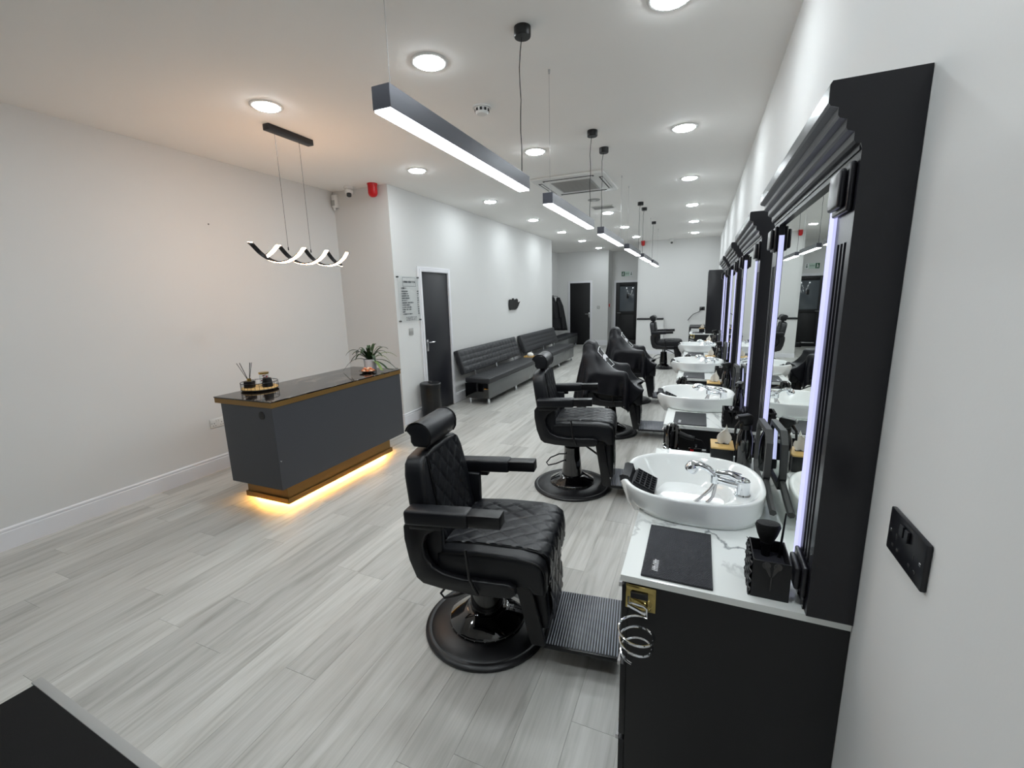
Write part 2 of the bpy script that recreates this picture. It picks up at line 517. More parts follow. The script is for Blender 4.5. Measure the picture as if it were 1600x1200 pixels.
BB = {'baseboard_left': 'along the left wall behind the desk', 'baseboard_left_return': 'on the return wall beyond the desk', 'baseboard_inner_near': 'between the return wall and the black door', 'baseboard_inner_far': 'behind the waiting benches',
      'baseboard_alcove': 'along the coat alcove wall', 'baseboard_back_a': 'in the alcove corner left of the solid door', 'baseboard_back_b': 'right of the solid black door', 'baseboard_far': 'along the far end wall', 'baseboard_right': 'on the right wall before the near cabinet', 'baseboard_right_far': 'on the right wall past the fourth station'}

def baseboard(name, p0, p1, inward, h=0.153):
    # stepped skirting profile swept from p0 to p1 along x or y
    prof = [(0, 0), (0.018, 0), (0.018, h * 0.80), (0.012, h * 0.82), (0.012, h * 0.86), (0.015, h * 0.88), (0.015, h * 0.95), (0.008, h), (0, h)]
    b = MB()
    if abs(p0[0] - p1[0]) < 1e-6:
        b.prism([(p0[0] + inward * a, z) for a, z in prof], 'y', p0[1], p1[1])
    else:
        b.prism([(p0[1] + inward * a, z) for a, z in prof], 'x', p0[0], p1[0])
    return struct(b.build(name, 'trim', None, smooth=False), 'white stepped skirting board ' + BB[name], 'skirting')

baseboard('baseboard_left', (XL, YF), (XL, YP), 1)
baseboard('baseboard_left_return', (XL + .018, YP), (XP, YP), -1)
baseboard('baseboard_inner_near', (XP, YP - .018), (XP, 5.03), 1)
baseboard('baseboard_inner_far', (XP, 5.845), (XP, YA), 1)
baseboard('baseboard_alcove', (XA, YA), (XA, YB), 1)
baseboard('baseboard_back_a', (XA + .018, YB), (-4.0, YB), -1)
baseboard('baseboard_back_b', (-3.2, YB), (XB, YB), -1)
baseboard('baseboard_far', (-0.865, YW), (XR, YW), -1)
baseboard('baseboard_right', (XR, YF), (XR, 1.1), -1)
baseboard('baseboard_right_far', (XR, 7.0), (XR, 9.0), -1)

# ------------------------------------------------------------------ doors
def door_in_x_wall(name, xw, y0, y1, z1, label):
    # door lying in a wall of constant x, seen from +x
    d = struct(box(name, xw - 0.06, xw - 0.02 + 0.026, y0, y1, 0.004, z1, 'door', None, 0.002), label, 'door')
    b = MB()
    for (a0, a1, pr) in ((0.0, 0.035, 0.03), (0.035, 0.068, 0.018)):
        b.box(xw, xw + pr, y0 - a1, y0 - a0, 0, z1 + a1, 0.003)
        b.box(xw, xw + pr, y1 + a0, y1 + a1, 0, z1 + a1, 0.003)
        b.box(xw, xw + pr, y0 - a0, y1 + a0, z1 + a0, z1 + a1, 0.003)
    b.build('architrave', 'trim', d)
    b = MB()
    b.box(xw + 0.006, xw + 0.016, y0 + 0.045, y0 + 0.085, 0.9, 1.06, 0.003)
    b.tube([(xw + 0.016, y0 + 0.065, 1.02), (xw + 0.05, y0 + 0.065, 1.02), (xw + 0.056, y0 + 0.08, 1.02), (xw + 0.056, y0 + 0.19, 1.016)], 0.009)
    h = b.build('handle', 'steel', d)
    for z in (0.25, 1.0, 1.75):
        box('hinge', xw + 0.004, xw + 0.01, y1 - 0.012, y1, z - 0.05, z + 0.05, 'steel', d)
    return d

door_in_x_wall('door_1', XP, 5.095, 5.778, 1.975, 'black flush door in white frame beside the price board')

def architrave_y(x0, x1, z1, yw, d):
    b = MB()
    for (a0, a1, pr) in ((0.0, 0.03, 0.03), (0.03, 0.065, 0.018)):
        b.box(x0 - a1, x0 - a0, yw - pr, yw, 0, z1 + a1, 0.003)
        b.box(x1 + a0, x1 + a1, yw - pr, yw, 0, z1 + a1, 0.003)
        b.box(x0 - a0, x1 + a0, yw - pr, yw, z1 + a0, z1 + a1, 0.003)
    return b.build('architrave', 'trim', d)

d2 = struct(box('door_2', -3.93, -3.265, YB - 0.008, YB + 0.03, 0.004, 1.985, 'black', None, 0.002), 'solid black door in the far end wall by the coats', 'door')
architrave_y(-3.93, -3.265, 1.985, YB, d2)
b = MB(); b.box(-3.315, -3.275, YB - 0.02, YB - 0.008, 0.88, 1.05, 0.003); b.tube([(-3.295, YB - 0.02, 1.0), (-3.295, YB - 0.05, 1.0), (-3.42, YB - 0.05, 1.0)], 0.009)
b.build('handle', 'steel', d2)

d3 = thing('door_3', 'black glazed door under the green exit sign', 'door', (-2.22, YD, 0)); d3['kind'] = 'structure'
def d3box(n, x0, x1, y0, y1, z0, z1, m, bev=0.002):
    return box(n, x0 + 2.22, x1 + 2.22, y0, y1, z0, z1, m, d3, bev)
d3box('stile', -2.56, -2.44, -0.05, -0.004, 0.01, 1.97, 'black')
d3box('stile', -1.97, -1.85, -0.05, -0.004, 0.01, 1.97, 'black')
d3box('rail', -2.44, -1.97, -0.05, -0.004, 1.85, 1.97, 'black')
d3box('rail', -2.44, -1.97, -0.05, -0.004, 0.95, 1.05, 'black')
d3box('panel', -2.44, -1.97, -0.04, -0.01, 0.01, 0.95, 'black')
d3box('pane', -2.44, -1.97, -0.035, -0.02, 1.05, 1.85, 'door_glass')
d3box('emblem', -2.21, -2.15, -0.039, -0.0355, 1.46, 1.6, 'piping')
d3box('kick_bar', -2.44, -1.97, -0.07, -0.05, 0.1, 0.13, 'steel')
o = architrave_y(-2.56 + 2.22, -1.85 + 2.22, 1.97, 0, d3)
b = MB(); b.tube([(-2.5 + 2.22, -0.05, 1.0), (-2.5 + 2.22, -0.09, 1.0), (-2.38 + 2.22, -0.09, 1.0)], 0.009); b.build('handle', 'steel', d3)
tb = thing('tool_case', 'small black case on the floor by the glazed door', 'case', (-2.0, 14.7, 0))
box('body', -0.12, 0.12, -0.08, 0.08, 0, 0.14, 'plastic', tb, 0.02, 3)
MB().tube([(-0.06, 0, 0.13), (-0.05, 0, 0.18), (0.05, 0, 0.18), (0.06, 0, 0.13)], 0.008).build('handle', 'plastic', tb)

# ------------------------------------------------------------------ ceiling fittings
rows = [(-0.2, 'row by the mirrors', 'right'), (-1.515, 'middle row', 'mid'), (-2.845, 'row over the benches', 'left')]
first = None
for x, rn, rk in rows:
    for i in range(8):
        y = 0.66 + 1.79 * i if i < 7 else 13.4
        if rk != 'left' and i > 6 - 0:
            continue
        if rk == 'mid' and i == 3:
            continue                                           # air-conditioning cassette sits there
        seq = ['behind the camera', 'nearest', 'second', 'third', 'fourth', 'fifth', 'sixth', 'farthest'][i]
        lab = 'round white ceiling downlight, %s of the %s' % (seq, rn) if i else 'round white ceiling downlight over the entrance end of the %s' % rn
        if first is None:
            t = thing('ceiling_downlight', lab, 'downlight', (x, y, ZC), 0, 'recessed ceiling downlights')
            MB().lathe([(0.082, -0.004), (0.083, -0.007), (0.1, -0.007), (0.108, -0.003), (0.108, 0.0), (0.082, 0.0)], 40).build('rim', 'white_plastic', t)
            MB().lathe([(0.0, -0.016), (0.06, -0.0155), (0.076, -0.0135), (0.081, -0.009), (0.082, -0.003), (0.0, -0.003)], 40).build('diffuser', 'down', t)
            first = t
        else:
            t = copy_tree(first); t.location = (x, y, ZC); t['label'] = lab

# linear pendants
bars = [(1.20, 2.385, 'far'), (2.79, 3.975, 'far'), (4.40, 5.585, 'near'), (6.04, 7.225, 'far'), (7.64, 8.825, 'near'), (9.2, 10.385, 'near')]
for i, (ya, yb, side) in enumerate(bars):
    lab = 'graphite linear pendant light, %s of the line over the chairs' % (['nearest', 'second', 'third', 'fourth', 'fifth', 'farthest'][i])
    t = thing('linear_pendant', lab, 'pendant light', (-0.918, (ya + yb) / 2, ZC), 0, 'linear pendants in a line')
    L2 = (yb - ya) / 2
    zb = 2.18 - ZC
    box('housing', -0.033, 0.033, -L2, L2, zb + 0.006, zb + 0.072, 'alu', t, 0.0015, 1)
    box('diffuser', -0.0285, 0.0285, -L2 + 0.004, L2 - 0.004, zb, zb + 0.0058, 'bar', t)
    yc, yw = (L2 - 0.03, -L2 + 0.05) if side == 'far' else (-L2 + 0.03, L2 - 0.05)
    MB().lathe([(0.0, -0.045), (0.04, -0.045), (0.043, -0.04), (0.043, 0.0), (0.0, 0.0)], 28, Matrix.Translation((0.01, yc + 0.02, 0))).build('ceiling_rose', 'plastic', t)
    zt = zb + 0.072
    pts = [(0.0 + 0.003 * math.sin(k * 1.9 + i), yc + 0.002 * math.sin(k * 2.3), -0.045 + (zt + 0.045) * k / 9.0) for k in range(10)]
    pts[0] = (0.005, yc + 0.02, -0.045); pts[-1] = (0, yc, zt)
    MB().tube(pts, 0.0026, 6).build('cable', 'plastic', t)
    MB().tube([(0, yw, zt), (0, yw, 0)], 0.0012, 5).build('suspension_wire', 'steel', t)
    MB().lathe([(0.0, -0.022), (0.005, -0.022), (0.007, 0), (0, 0)], 10, Matrix.Translation((0, yw, 0))).build('wire_anchor', 'steel', t)
    MB().lathe([(0.006, zt), (0.006, zt + 0.018), (0, zt + 0.02)], 10, Matrix.Translation((0, yw, 0))).build('wire_grip', 'steel', t)

# air-conditioning cassette
t = thing('ceiling_air_conditioner', 'white square ceiling air-conditioning cassette above the bench aisle', 'air conditioner', (-1.48, 5.62, ZC))
b = MB(); b.box(-0.43, 0.43, -0.47, 0.47, -0.03, 0.0, 0.012, 3); b.build('panel', 'white_plastic', t)
b = MB(); b.box(-0.24, 0.24, -0.27, 0.27, -0.036, -0.03, 0.004)
for k in range(14):
    b.box(-0.22, 0.22, -0.25 + k * 0.036, -0.25 + k * 0.036 + 0.014, -0.04, -0.036)
b.build('grille', 'grey_plastic', t)
for (x0, x1, y0, y1) in ((-0.3, 0.3, -0.4, -0.355), (-0.3, 0.3, 0.355, 0.4), (-0.385, -0.34, -0.3, 0.3), (0.34, 0.385, -0.3, 0.3)):
    s = box('air_slot', x0, x1, y0, y1, -0.033, -0.0305, 'dark_slot', t)
    if x1 - x0 > 0.2:
        box('flap', x0 + 0.02, x1 - 0.02, y0 + 0.018, y1 - 0.002, -0.037, -0.0335, 'white_plastic', s)
    else:
        box('flap', x0 + 0.018, x1 - 0.002, y0 + 0.02, y1 - 0.02, -0.037, -0.0335, 'white_plastic', s)

t = thing('ceiling_vent', 'small white slotted ceiling vent beyond the air conditioner', 'vent', (-1.48, 7.27, ZC))
box('frame', -0.17, 0.17, -0.12, 0.12, -0.014, 0, 'white_plastic', t, 0.004)
for k in range(6):
    box('slat', -0.15 + k * 0.012 * 0, 0.15, -0.1 + k * 0.036, -0.1 + k * 0.036 + 0.012, -0.018, -0.0142, 'grey_plastic', t)

def smoke(name, label, x, y, r):
    t = thing(name, label, 'smoke detector', (x, y, ZC))
    MB().lathe([(0, -0.012), (r, -0.012), (r, 0), (0, 0)], 28).build('base', 'white_plastic', t)
    MB().lathe([(0, -0.05), (r * 0.55, -0.05), (r * 0.72, -0.04), (r * 0.8, -0.0125), (0, -0.0125)], 28).build('cap', 'white_plastic', t)
    for k in range(10):
        a = 2 * PI * k / 10
        mx = Matrix.Rotation(a, 4, 'Z')
        MB().box(r * 0.735, r * 0.79, -0.008, 0.008, -0.036, -0.018, 0, 2, mx).build('sensor_slot', 'dark_slot', t)
smoke('smoke_detector', 'white smoke detector between the nearest pendant and the middle downlights', -1.518, 3.13, 0.066)
t = thing('ceiling_speaker_disc', 'flat grey round ceiling disc behind the air conditioner', 'ceiling disc', (-1.495, 6.68, ZC))
MB().lathe([(0, -0.012), (0.08, -0.01), (0.09, 0), (0, 0)], 28).build('plate', 'grey_plastic', t)
MB().lathe([(0, -0.016), (0.03, -0.016), (0.03, -0.0125), (0, -0.0125)], 20).build('boss', 'white_plastic', t)

def cctv(label, x, y, yaw):
    t = thing('cctv_camera', label, 'camera', (x, y, ZC), yaw)
    MB().lathe([(0, -0.03), (0.052, -0.03), (0.055, -0.02), (0.055, 0), (0, 0)], 24).build('base', 'white_plastic', t)
    MB().ball((0, 0, -0.062), 0.046, 1, 1, 1, 20).build('eyeball', 'white_plastic', t)
    mx = Matrix.Translation((0.016, 0, -0.09)) @ Matrix.Rotation(-0.5, 4, 'Y')
    MB().lathe([(0, -0.022), (0.028, -0.022), (0.032, 0.014), (0, 0.014)], 20, mx).build('lens', 'gloss', t)
cctv('white dome camera on the ceiling by the red sounder near the desk', -3.95, 4.42, -0.9)
cctv('small dome camera on the far ceiling over the low wall', -0.76, 12.36, -1.4)

t = thing('motion_sensor', 'white motion sensor high in the corner behind the desk', 'sensor', (XL, YP, 2.76))
MB().prism([(0.002, -0.035), (0.02, -0.06), (0.06, -0.06), (0.085, -0.035), (0.085, -0.002), (0.002, -0.002)], 'z', 0.0, 0.15, 0.006).build('body', 'white_plastic', t)
MB().box(0.02, 0.07, -0.068, -0.0605, 0.02, 0.085, 0.003).build('lens', 'grey_plastic', t)
MB().lathe([(0, -0.03), (0.012, -0.025), (0.016, 0.0), (0, 0.0)], 14, Matrix.Translation((0.035, -0.035, 0))).build('cable_gland', 'white_plastic', t)

def sounder(label, loc, s=1.0):
    t = thing('alarm_sounder', label, 'alarm', loc)
    MB().lathe([(0, -0.02 * s), (0.058 * s, -0.02 * s), (0.06 * s, 0), (0, 0)], 28).build('base', 'red', t)
    MB().lathe([(0, -0.15 * s), (0.025 * s, -0.147 * s), (0.044 * s, -0.134 * s), (0.054 * s, -0.11 * s), (0.055 * s, -0.0205 * s), (0, -0.0205 * s)], 28).build('horn', 'red', t)
sounder('red alarm sounder on the ceiling by the return wall', (-3.62, 4.45, ZC))
sounder('small red alarm sounder at the ceiling end of the far wall', (-1.47, 12.42, ZC), 0.85)
t = thing('fire_call_point', 'red fire call point on the narrow return wall by the glazed door', 'call point', (XB, 14.4, 1.26))
box('case', 0.0, 0.03, -0.045, 0.045, -0.045, 0.045, 'red', t, 0.004); box('window', 0.0305, 0.034, -0.028, 0.028, -0.028, 0.028, 'print_white', t)

# exit sign over the glazed door
t = thing('exit_sign', 'small green and white exit sign above the glazed door', 'sign', (-2.223, YD, 2.165))
box('board', -0.175, 0.175, -0.012, 0, 0, 0.15, 'green_pale', t, 0.002)
sq = box('pictogram', -0.172, -0.075, -0.015, -0.0125, 0.004, 0.146, 'green', t)
b = MB(); mxs = Matrix.Translation((-0.123, -0.016, 0))
b.ball((-0.118, -0.0165, 0.112), 0.014, 1, 0.15, 1, 10)
b.tube([(-0.122, -0.0165, 0.095), (-0.127, -0.0165, 0.062)], 0.011, 6); b.tube([(-0.127, -0.0165, 0.062), (-0.108, -0.0165, 0.045), (-0.11, -0.0165, 0.02)], 0.007, 6)
b.tube([(-0.127, -0.0165, 0.062), (-0.138, -0.0165, 0.038), (-0.152, -0.0165, 0.03)], 0.007, 6); b.tube([(-0.148, -0.0165, 0.07), (-0.124, -0.0165, 0.088), (-0.1, -0.0165, 0.07)], 0.005, 6)
b.build('running_figure', 'print_white', sq)
ar = box('arrow_panel', 0.085, 0.172, -0.015, -0.0125, 0.004, 0.146, 'print_white', t)
MB().prism([(0.12, 0.13), (0.137, 0.13), (0.137, 0.06), (0.155, 0.06), (0.1285, 0.02), (0.102, 0.06), (0.12, 0.06)], 'y', -0.0175, -0.0155).build('arrow', 'green', ar, False)
b = MB()
for k, (xx, ww) in enumerate(((-0.06, 0.018), (-0.036, 0.01), (-0.02, 0.016), (0.002, 0.018), (0.03, 0.016), (0.05, 0.014))):
    b.box(xx, xx + ww * 0.35, -0.0145, -0.0125, 0.05, 0.1); b.box(xx, xx + ww, -0.0145, -0.0125, 0.09, 0.1)
b.build('lettering_strokes', 'green', t)

# ------------------------------------------------------------------ wall plates
def plate_x(name, label, xw, y, z, wy, wz, m, side, cat, rockers=1, sockets=0):
    t = thing(name, label, cat, (xw, y, z))
    s = side
    MB().box(min(0, s * 0.009), max(0, s * 0.009), -wy / 2, wy / 2, -wz / 2, wz / 2, 0.0025, 2).build('plate', m, t)
    def lay(n, y0, y1, z0, z1, d0, d1, mm):
        return box(n, min(s * d0, s * d1), max(s * d0, s * d1), y0, y1, z0, z1, mm, t, 0.0008, 1)
    if sockets:
        for k in range(2):
            c = (-0.036 if k == 0 else 0.036)
            for (dy, dz, a, bb) in ((0, -0.002, 0.004, 0.008), (-0.011, -0.024, 0.0065, 0.004), (0.011, -0.024, 0.0065, 0.004)):
                lay('socket_hole', c + dy - a / 1.6, c + dy + a / 1.6, dz - bb / 1.4, dz + bb / 1.4, 0.0085, 0.0096, 'dark_slot' if m != 'gloss' else 'gloss')
            lay('rocker', c * 0.28 - 0.007, c * 0.28 + 0.007, 0.012, 0.034, 0.0092, 0.014, m)
    else:
        for k in range(rockers):
            c = (k - (rockers - 1) / 2) * 0.022
            lay('rocker', c - 0.008, c + 0.008, -0.014, 0.014, 0.0092, 0.0125, m)
    for dy in (-wy / 2 + 0.013, wy / 2 - 0.013):
        lay('screw', dy - 0.003, dy + 0.003, -0.003, 0.003, 0.009, 0.0098, 'steel')
    return t
M['satin_black_plate'] = mat('satin_black_plate', rgb(22, 23, 28), 0.28, bump=0.03)
plate_x('wall_socket', 'black double socket on the right wall beside the near mirror', XR, 0.936, 1.16, 0.15, 0.086, 'satin_black_plate', -1, 'socket', 0, 2)
plate_x('wall_socket', 'white double socket low on the left wall behind the desk', XL, 2.695, 0.48, 0.147, 0.086, 'white_plastic', 1, 'socket', 0, 2)
plate_x('light_switch', 'pale switch plate below the price board', XP, 4.81, 1.2, 0.09, 0.09, 'grey_plastic', 1, 'switch', 2)
t = thing('light_switch', 'white switch plate on the end wall beside the solid black door', 'switch', (-3.0, YB, 1.21))
box('plate', -0.045, 0.045, -0.009, 0, -0.045, 0.045, 'grey_plastic', t, 0.002)
for k in (-1, 1):
    box('rocker', k * 0.016 - 0.009, k * 0.016 + 0.009, -0.0125, -0.0092, -0.015, 0.015, 'white_plastic', t)
t = thing('wall_socket', 'black socket on the far wall with a loose cable hanging', 'socket', (0.045, YW, 1.19))
box('plate', -0.06, 0.06, -0.01, 0, -0.045, 0.045, 'gloss', t, 0.002)
box('plug', -0.05, 0.0, -0.04, -0.0105, -0.04, 0.01, 'plastic', t, 0.006)
MB().tube([(-0.03, -0.04, -0.03), (-0.07, -0.06, -0.08), (-0.14, -0.07, -0.11), (-0.2, -0.06, -0.14), (-0.25, -0.05, -0.19), (-0.3, -0.04, -0.26), (-0.33, -0.03, -0.3)], 0.009, 6).build('cable', 'plastic', t)
tag(MB().lathe([(0, 0), (0.006, 0), (0.006, 0.004), (0, 0.004)], 12, Matrix.Translation((XL, 2.905, 2.36)) @ Matrix.Rotation(PI / 2, 4, 'Y')).build('wall_plug', 'dark_slot'), 'tiny dark wall plug on the bare left wall', 'wall plug')

# ------------------------------------------------------------------ price board
t = thing('price_board', 'clear acrylic price board on stand-offs beside the black door', 'sign', (XP, 4.80, 1.335))
box('panel', 0.02, 0.025, -0.225, 0.225, 0, 0.57, 'acrylic', t, 0.001)
for y in (-0.215, 0.215):
    for z in (0.012, 0.558):
        MB().lathe([(0, 0), (0.009, 0), (0.009, 0.03), (0, 0.03)], 14, Matrix.Translation((0, y, z)) @ Matrix.Rotation(PI / 2, 4, 'Y')).build('standoff', 'satin', t)
def strokes(b, y0, y1, z, h, rnd, d=0.0256):
    y = y0
    while y < y1 - 0.004:
        wl = min(rnd.uniform(0.005, 0.009), y1 - y)
        hh = h * rnd.uniform(0.75, 1.0)
        b.box(d - 0.0005, d + 0.0004, y, y + wl * 0.75, z, z + hh)
        if rnd.random() < 0.16:
            y += 0.008
        y += wl
rnd = random.Random(3)
b = MB()
for (y0, y1, z0, z1) in ((-0.13, 0.15, 0.553, 0.557), (-0.13, 0.15, 0.443, 0.447), (-0.13, -0.127, 0.443, 0.557), (0.147, 0.15, 0.443, 0.557)):
    b.box(0.0252, 0.026, y0, y1, z0, z1)
b.build('heading_frame', 'print_grey', t, False)
b = MB(); strokes(b, -0.118, 0.14, 0.488, 0.026, rnd); b.build('heading', 'print_grey', t, False)
b = MB(); strokes(b, -0.165, -0.06, 0.412, 0.022, rnd); b.build('subheading', 'print_dark', t, False)
lens = (0.13, 0.14, 0.155, 0.16, 0.11, 0.24, 0.17, 0.19, 0.19, 0.055, 0.2)
for k, ln in enumerate(lens):
    z = 0.375 - k * 0.0285
    b = MB(); strokes(b, -0.165, -0.165 + ln, z, 0.017, rnd); strokes(b, 0.165, 0.2, z, 0.017, rnd)
    b.build('price_line', 'print_grey', t, False)
for k in range(3):
    b = MB(); strokes(b, -0.1, 0.13, 0.052 - k * 0.018, 0.008, rnd); b.build('small_print', 'print_dark', t, False)

# black cut-out emblem on the bench wall
t = thing('wall_emblem', 'ragged black cut-out emblem mounted on the wall above the benches', 'wall sign', (XP, 8.30, 1.48))
pl = [(-0.25, 0.06), (-0.2, 0.085), (-0.15, 0.075), (-0.12, 0.05), (-0.08, 0.1), (-0.04, 0.105), (0.0, 0.08), (0.04, 0.04), (0.09, 0.085), (0.14, 0.095), (0.19, 0.07), (0.2, 0.0), (0.31, 0.035),
      (0.22, -0.04), (0.17, -0.085), (0.1, -0.115), (0.02, -0.125), (-0.05, -0.12), (-0.07, -0.1), (-0.1, -0.125), (-0.15, -0.12), (-0.17, -0.1), (-0.21, -0.125), (-0.24, -0.1), (-0.26, -0.02)]
MB().prism(pl, 'x', 0.012, 0.03).build('plate', 'piping', t, False)
for (y, z) in ((-0.15, -0.02), (0.1, 0.0)):
    MB().lathe([(0, 0), (0.008, 0), (0.008, 0.012), (0, 0.012)], 10, Matrix.Translation((0, y, z)) @ Matrix.Rotation(PI / 2, 4, 'Y')).build('standoff', 'steel', t)

# ------------------------------------------------------------------ reception desk
t = thing('reception_desk', 'charcoal reception desk with bronze trim and glowing plinth', 'desk', (-3.18, 2.97, 0))
def D(n, x0, x1, y0, y1, z0, z1, m, par=None, bev=0.0015):
    return box(n, x0 + 3.18, x1 + 3.18, y0 - 2.97, y1 - 2.97, z0, z1, m, par or t, bev, 1)
D('body', -3.45, -2.882, 2.205, 3.735, 0.2, 0.852, 'desk')
D('bronze_band', -3.51, -2.875, 2.198, 3.742, 0.852, 0.892, 'bronze')
D('marble_top', -3.513, -2.872, 2.195, 3.745, 0.892, 0.902, 'desk_top')
D('plinth', -3.455, -2.985, 2.325, 3.615, 0.03, 0.2, 'bronze')
b = MB()
sx0, sx1, sy0, sy1 = -3.467 + 3.18, -2.97 + 3.18, 2.311 - 2.97, 3.63 - 2.97
for (x0, x1, y0, y1) in ((sx0, sx1, sy0, sy0 + 0.013), (sx0, sx1, sy1 - 0.013, sy1), (sx0, sx0 + 0.013, sy0 + 0.013, sy1 - 0.013), (sx1 - 0.013, sx1, sy0 + 0.013, sy1 - 0.013)):
    b.box(x0, x1, y0, y1, 0.02, 0.064, 0.0008, 1)
b.build('plinth_skirting', 'bronze', t)
D('foot', -3.3, -3.14, 2.6, 3.4, 0.0, 0.03, 'dark_slot')
# strip lights tucked under the skirting, shining down onto the floor
for (x0, x1, y0, y1) in ((sx0 + 0.06, sx1 - 0.06, sy0 + 0.06, sy0 + 0.0608), (sx0 + 0.06, sx1 - 0.06, sy1 - 0.0608, sy1 - 0.06), (sx0 + 0.06, sx0 + 0.0608, sy0 + 0.062, sy1 - 0.062), (sx1 - 0.0608, sx1 - 0.06, sy0 + 0.062, sy1 - 0.062)):
    box('led_strip', x0, x1, y0, y1, 0.0225, 0.0285, 'desk_led', t)
MB().lathe([(0, 0), (0.032, 0), (0.03, 0.004), (0.022, 0.005), (0, 0.005)], 28, Matrix.Translation((-3.0 + 3.18, 2.2045 - 2.97, 0.786)) @ Matrix.Rotation(PI / 2, 4, 'X')).build('cable_grommet', 'plastic', t)
MB().lathe([(0, 0), (0.006, 0), (0.005, 0.002), (0, 0.002)], 14, Matrix.Translation((-2.882 + 3.18, 2.225 - 2.97, 0.43)) @ Matrix.Rotation(PI / 2, 4, 'Y')).build('lock', 'steel', t)
ZD = 0.902

# round rattan tray with wire rim
t = thing('rattan_tray', 'round rattan tray with black wire rim on the desk', 'tray', (-3.40, 2.52, ZD))
R_ = 0.135
MB().lathe([(0, 0.012), (R_, 0.012), (R_ + 0.006, 0.018), (R_, 0.024), (0, 0.022)], 48).build('base', 'rattan', t)
for z in (0.012, 0.068):
    MB().tube([((R_ + 0.005) * math.cos(2 * PI * k / 40), (R_ + 0.005) * math.sin(2 * PI * k / 40), z) for k in range(40)], 0.0028, 6, True).build('rim_hoop', 'satin', t)
b = MB()
for k in range(28):
    a = 2 * PI * k / 28
    b.tube([((R_ + 0.005) * math.cos(a), (R_ + 0.005) * math.sin(a), 0.012), ((R_ + 0.005) * math.cos(a), (R_ + 0.005) * math.sin(a), 0.068)], 0.0013, 5)
b.build('rim_wires', 'satin', t)
for k in range(4):
    a = 2 * PI * k / 4 + 0.5
    MB().lathe([(0, 0), (0.008, 0), (0.008, 0.012), (0, 0.012)], 12, Matrix.Translation((0.1 * math.cos(a), 0.1 * math.sin(a), 0))).build('foot', 'satin', t)

t = thing('reed_diffuser', 'square black reed diffuser with dark sticks on the rattan tray', 'diffuser', (-3.44, 2.46, ZD + 0.0245), 0.5)
box('bottle', -0.034, 0.034, -0.034, 0.034, 0, 0.056, 'plastic', t, 0.006)
MB().lathe([(0, 0.056), (0.016, 0.056), (0.016, 0.078), (0.009, 0.079), (0, 0.079)], 18).build('collar', 'gold', t)
for dx, dy in ((-0.075, -0.01), (-0.06, 0.01), (-0.05, -0.012), (0.02, 0.01), (0.03, -0.006), (0.036, 0.008)):
    MB().tube([(dx * 0.08, dy * 0.2, 0.06), (dx, dy, 0.21)], 0.0022, 6).build('reed', 'plastic', t)

t = thing('petal_jar', 'glass jar of red and pink petals with gold lid on the tray', 'jar', (-3.40, 2.57, ZD + 0.0245))
MB().lathe([(0, 0), (0.036, 0), (0.036, 0.1), (0.033, 0.1), (0.033, 0.004), (0, 0.004)], 28).build('glass', 'glass', t)
MB().lathe([(0, 0.1005), (0.038, 0.1005), (0.04, 0.104), (0.04, 0.116), (0, 0.118)], 28).build('lid', 'gold', t)
for mname, nm, sd in (('petal_red', 'red_petals', 1), ('petal_pink', 'pink_petals', 2)):
    r2 = random.Random(sd); b = MB()
    for k in range(16):
        a = r2.uniform(0, 2 * PI); q = r2.uniform(0.0, 0.022)
        b.ball((q * math.cos(a), q * math.sin(a), r2.uniform(0.014, 0.088)), 0.0085, 1, 1, 0.6, 8)
    o = b.build(nm, mname, t); o['kind'] = 'stuff'

t = thing('candle_jar', 'squat black tapered candle jar on the rattan tray', 'candle', (-3.335, 2.545, ZD + 0.0245))
MB().lathe([(0, 0), (0.042, 0), (0.042, 0.01), (0.033, 0.072), (0.029, 0.072), (0.034, 0.05), (0, 0.05)], 28).build('jar', 'plastic', t)
MB().lathe([(0, 0.0505), (0.032, 0.0505), (0.031, 0.056), (0, 0.056)], 24).build('wax', 'print_white', t)

# plant
t = thing('potted_plant', 'strap-leaved plant in a white pot at the end of the desk', 'plant', (-3.13, 3.585, ZD))
MB().lathe([(0, 0), (0.056, 0), (0.061, 0.008), (0.064, 0.12), (0.060, 0.12), (0.056, 0.1), (0, 0.1)], 32).build('pot', 'pot', t)
MB().lathe([(0, 0.1005), (0.055, 0.1005), (0.05, 0.106), (0, 0.108)], 24).build('soil', 'soil', t)
rl = random.Random(11)
leaves = [(-2.4, 0.17, 0.14, 0.02), (0.55, 0.17, 0.13, 0.03), (2.9, 0.15, 0.13, 0.04), (0.2, 0.19, 0.08, 0.06), (-1.0, 0.09, 0.14, 0.01), (-2.7, 0.22, 0.17, 0.06), (-2.95, 0.26, 0.05, 0.1), (-3.3, 0.21, 0.1, 0.08), (2.6, 0.20, 0.15, 0.05), (0.35, 0.26, 0.11, 0.04), (0.05, 0.27, 0.02, 0.1), (-0.25, 0.25, -0.02, 0.13), (0.75, 0.2, 0.16, 0.02), (-0.6, 0.2, 0.0, 0.12),
          (1.3, 0.12, 0.19, 0.0), (-1.4, 0.1, 0.17, 0.0), (1.9, 0.13, 0.18, 0.01), (-1.9, 0.13, 0.15, 0.03), (0.1, 0.12, 0.17, 0.0), (3.0, 0.1, 0.16, 0.0), (-0.9, 0.14, 0.1, 0.06), (-0.45, 0.16, 0.12, 0.03), (-2.2, 0.16, 0.12, 0.05)]
yaw_cam = math.atan2(RIGHT[1], RIGHT[0])
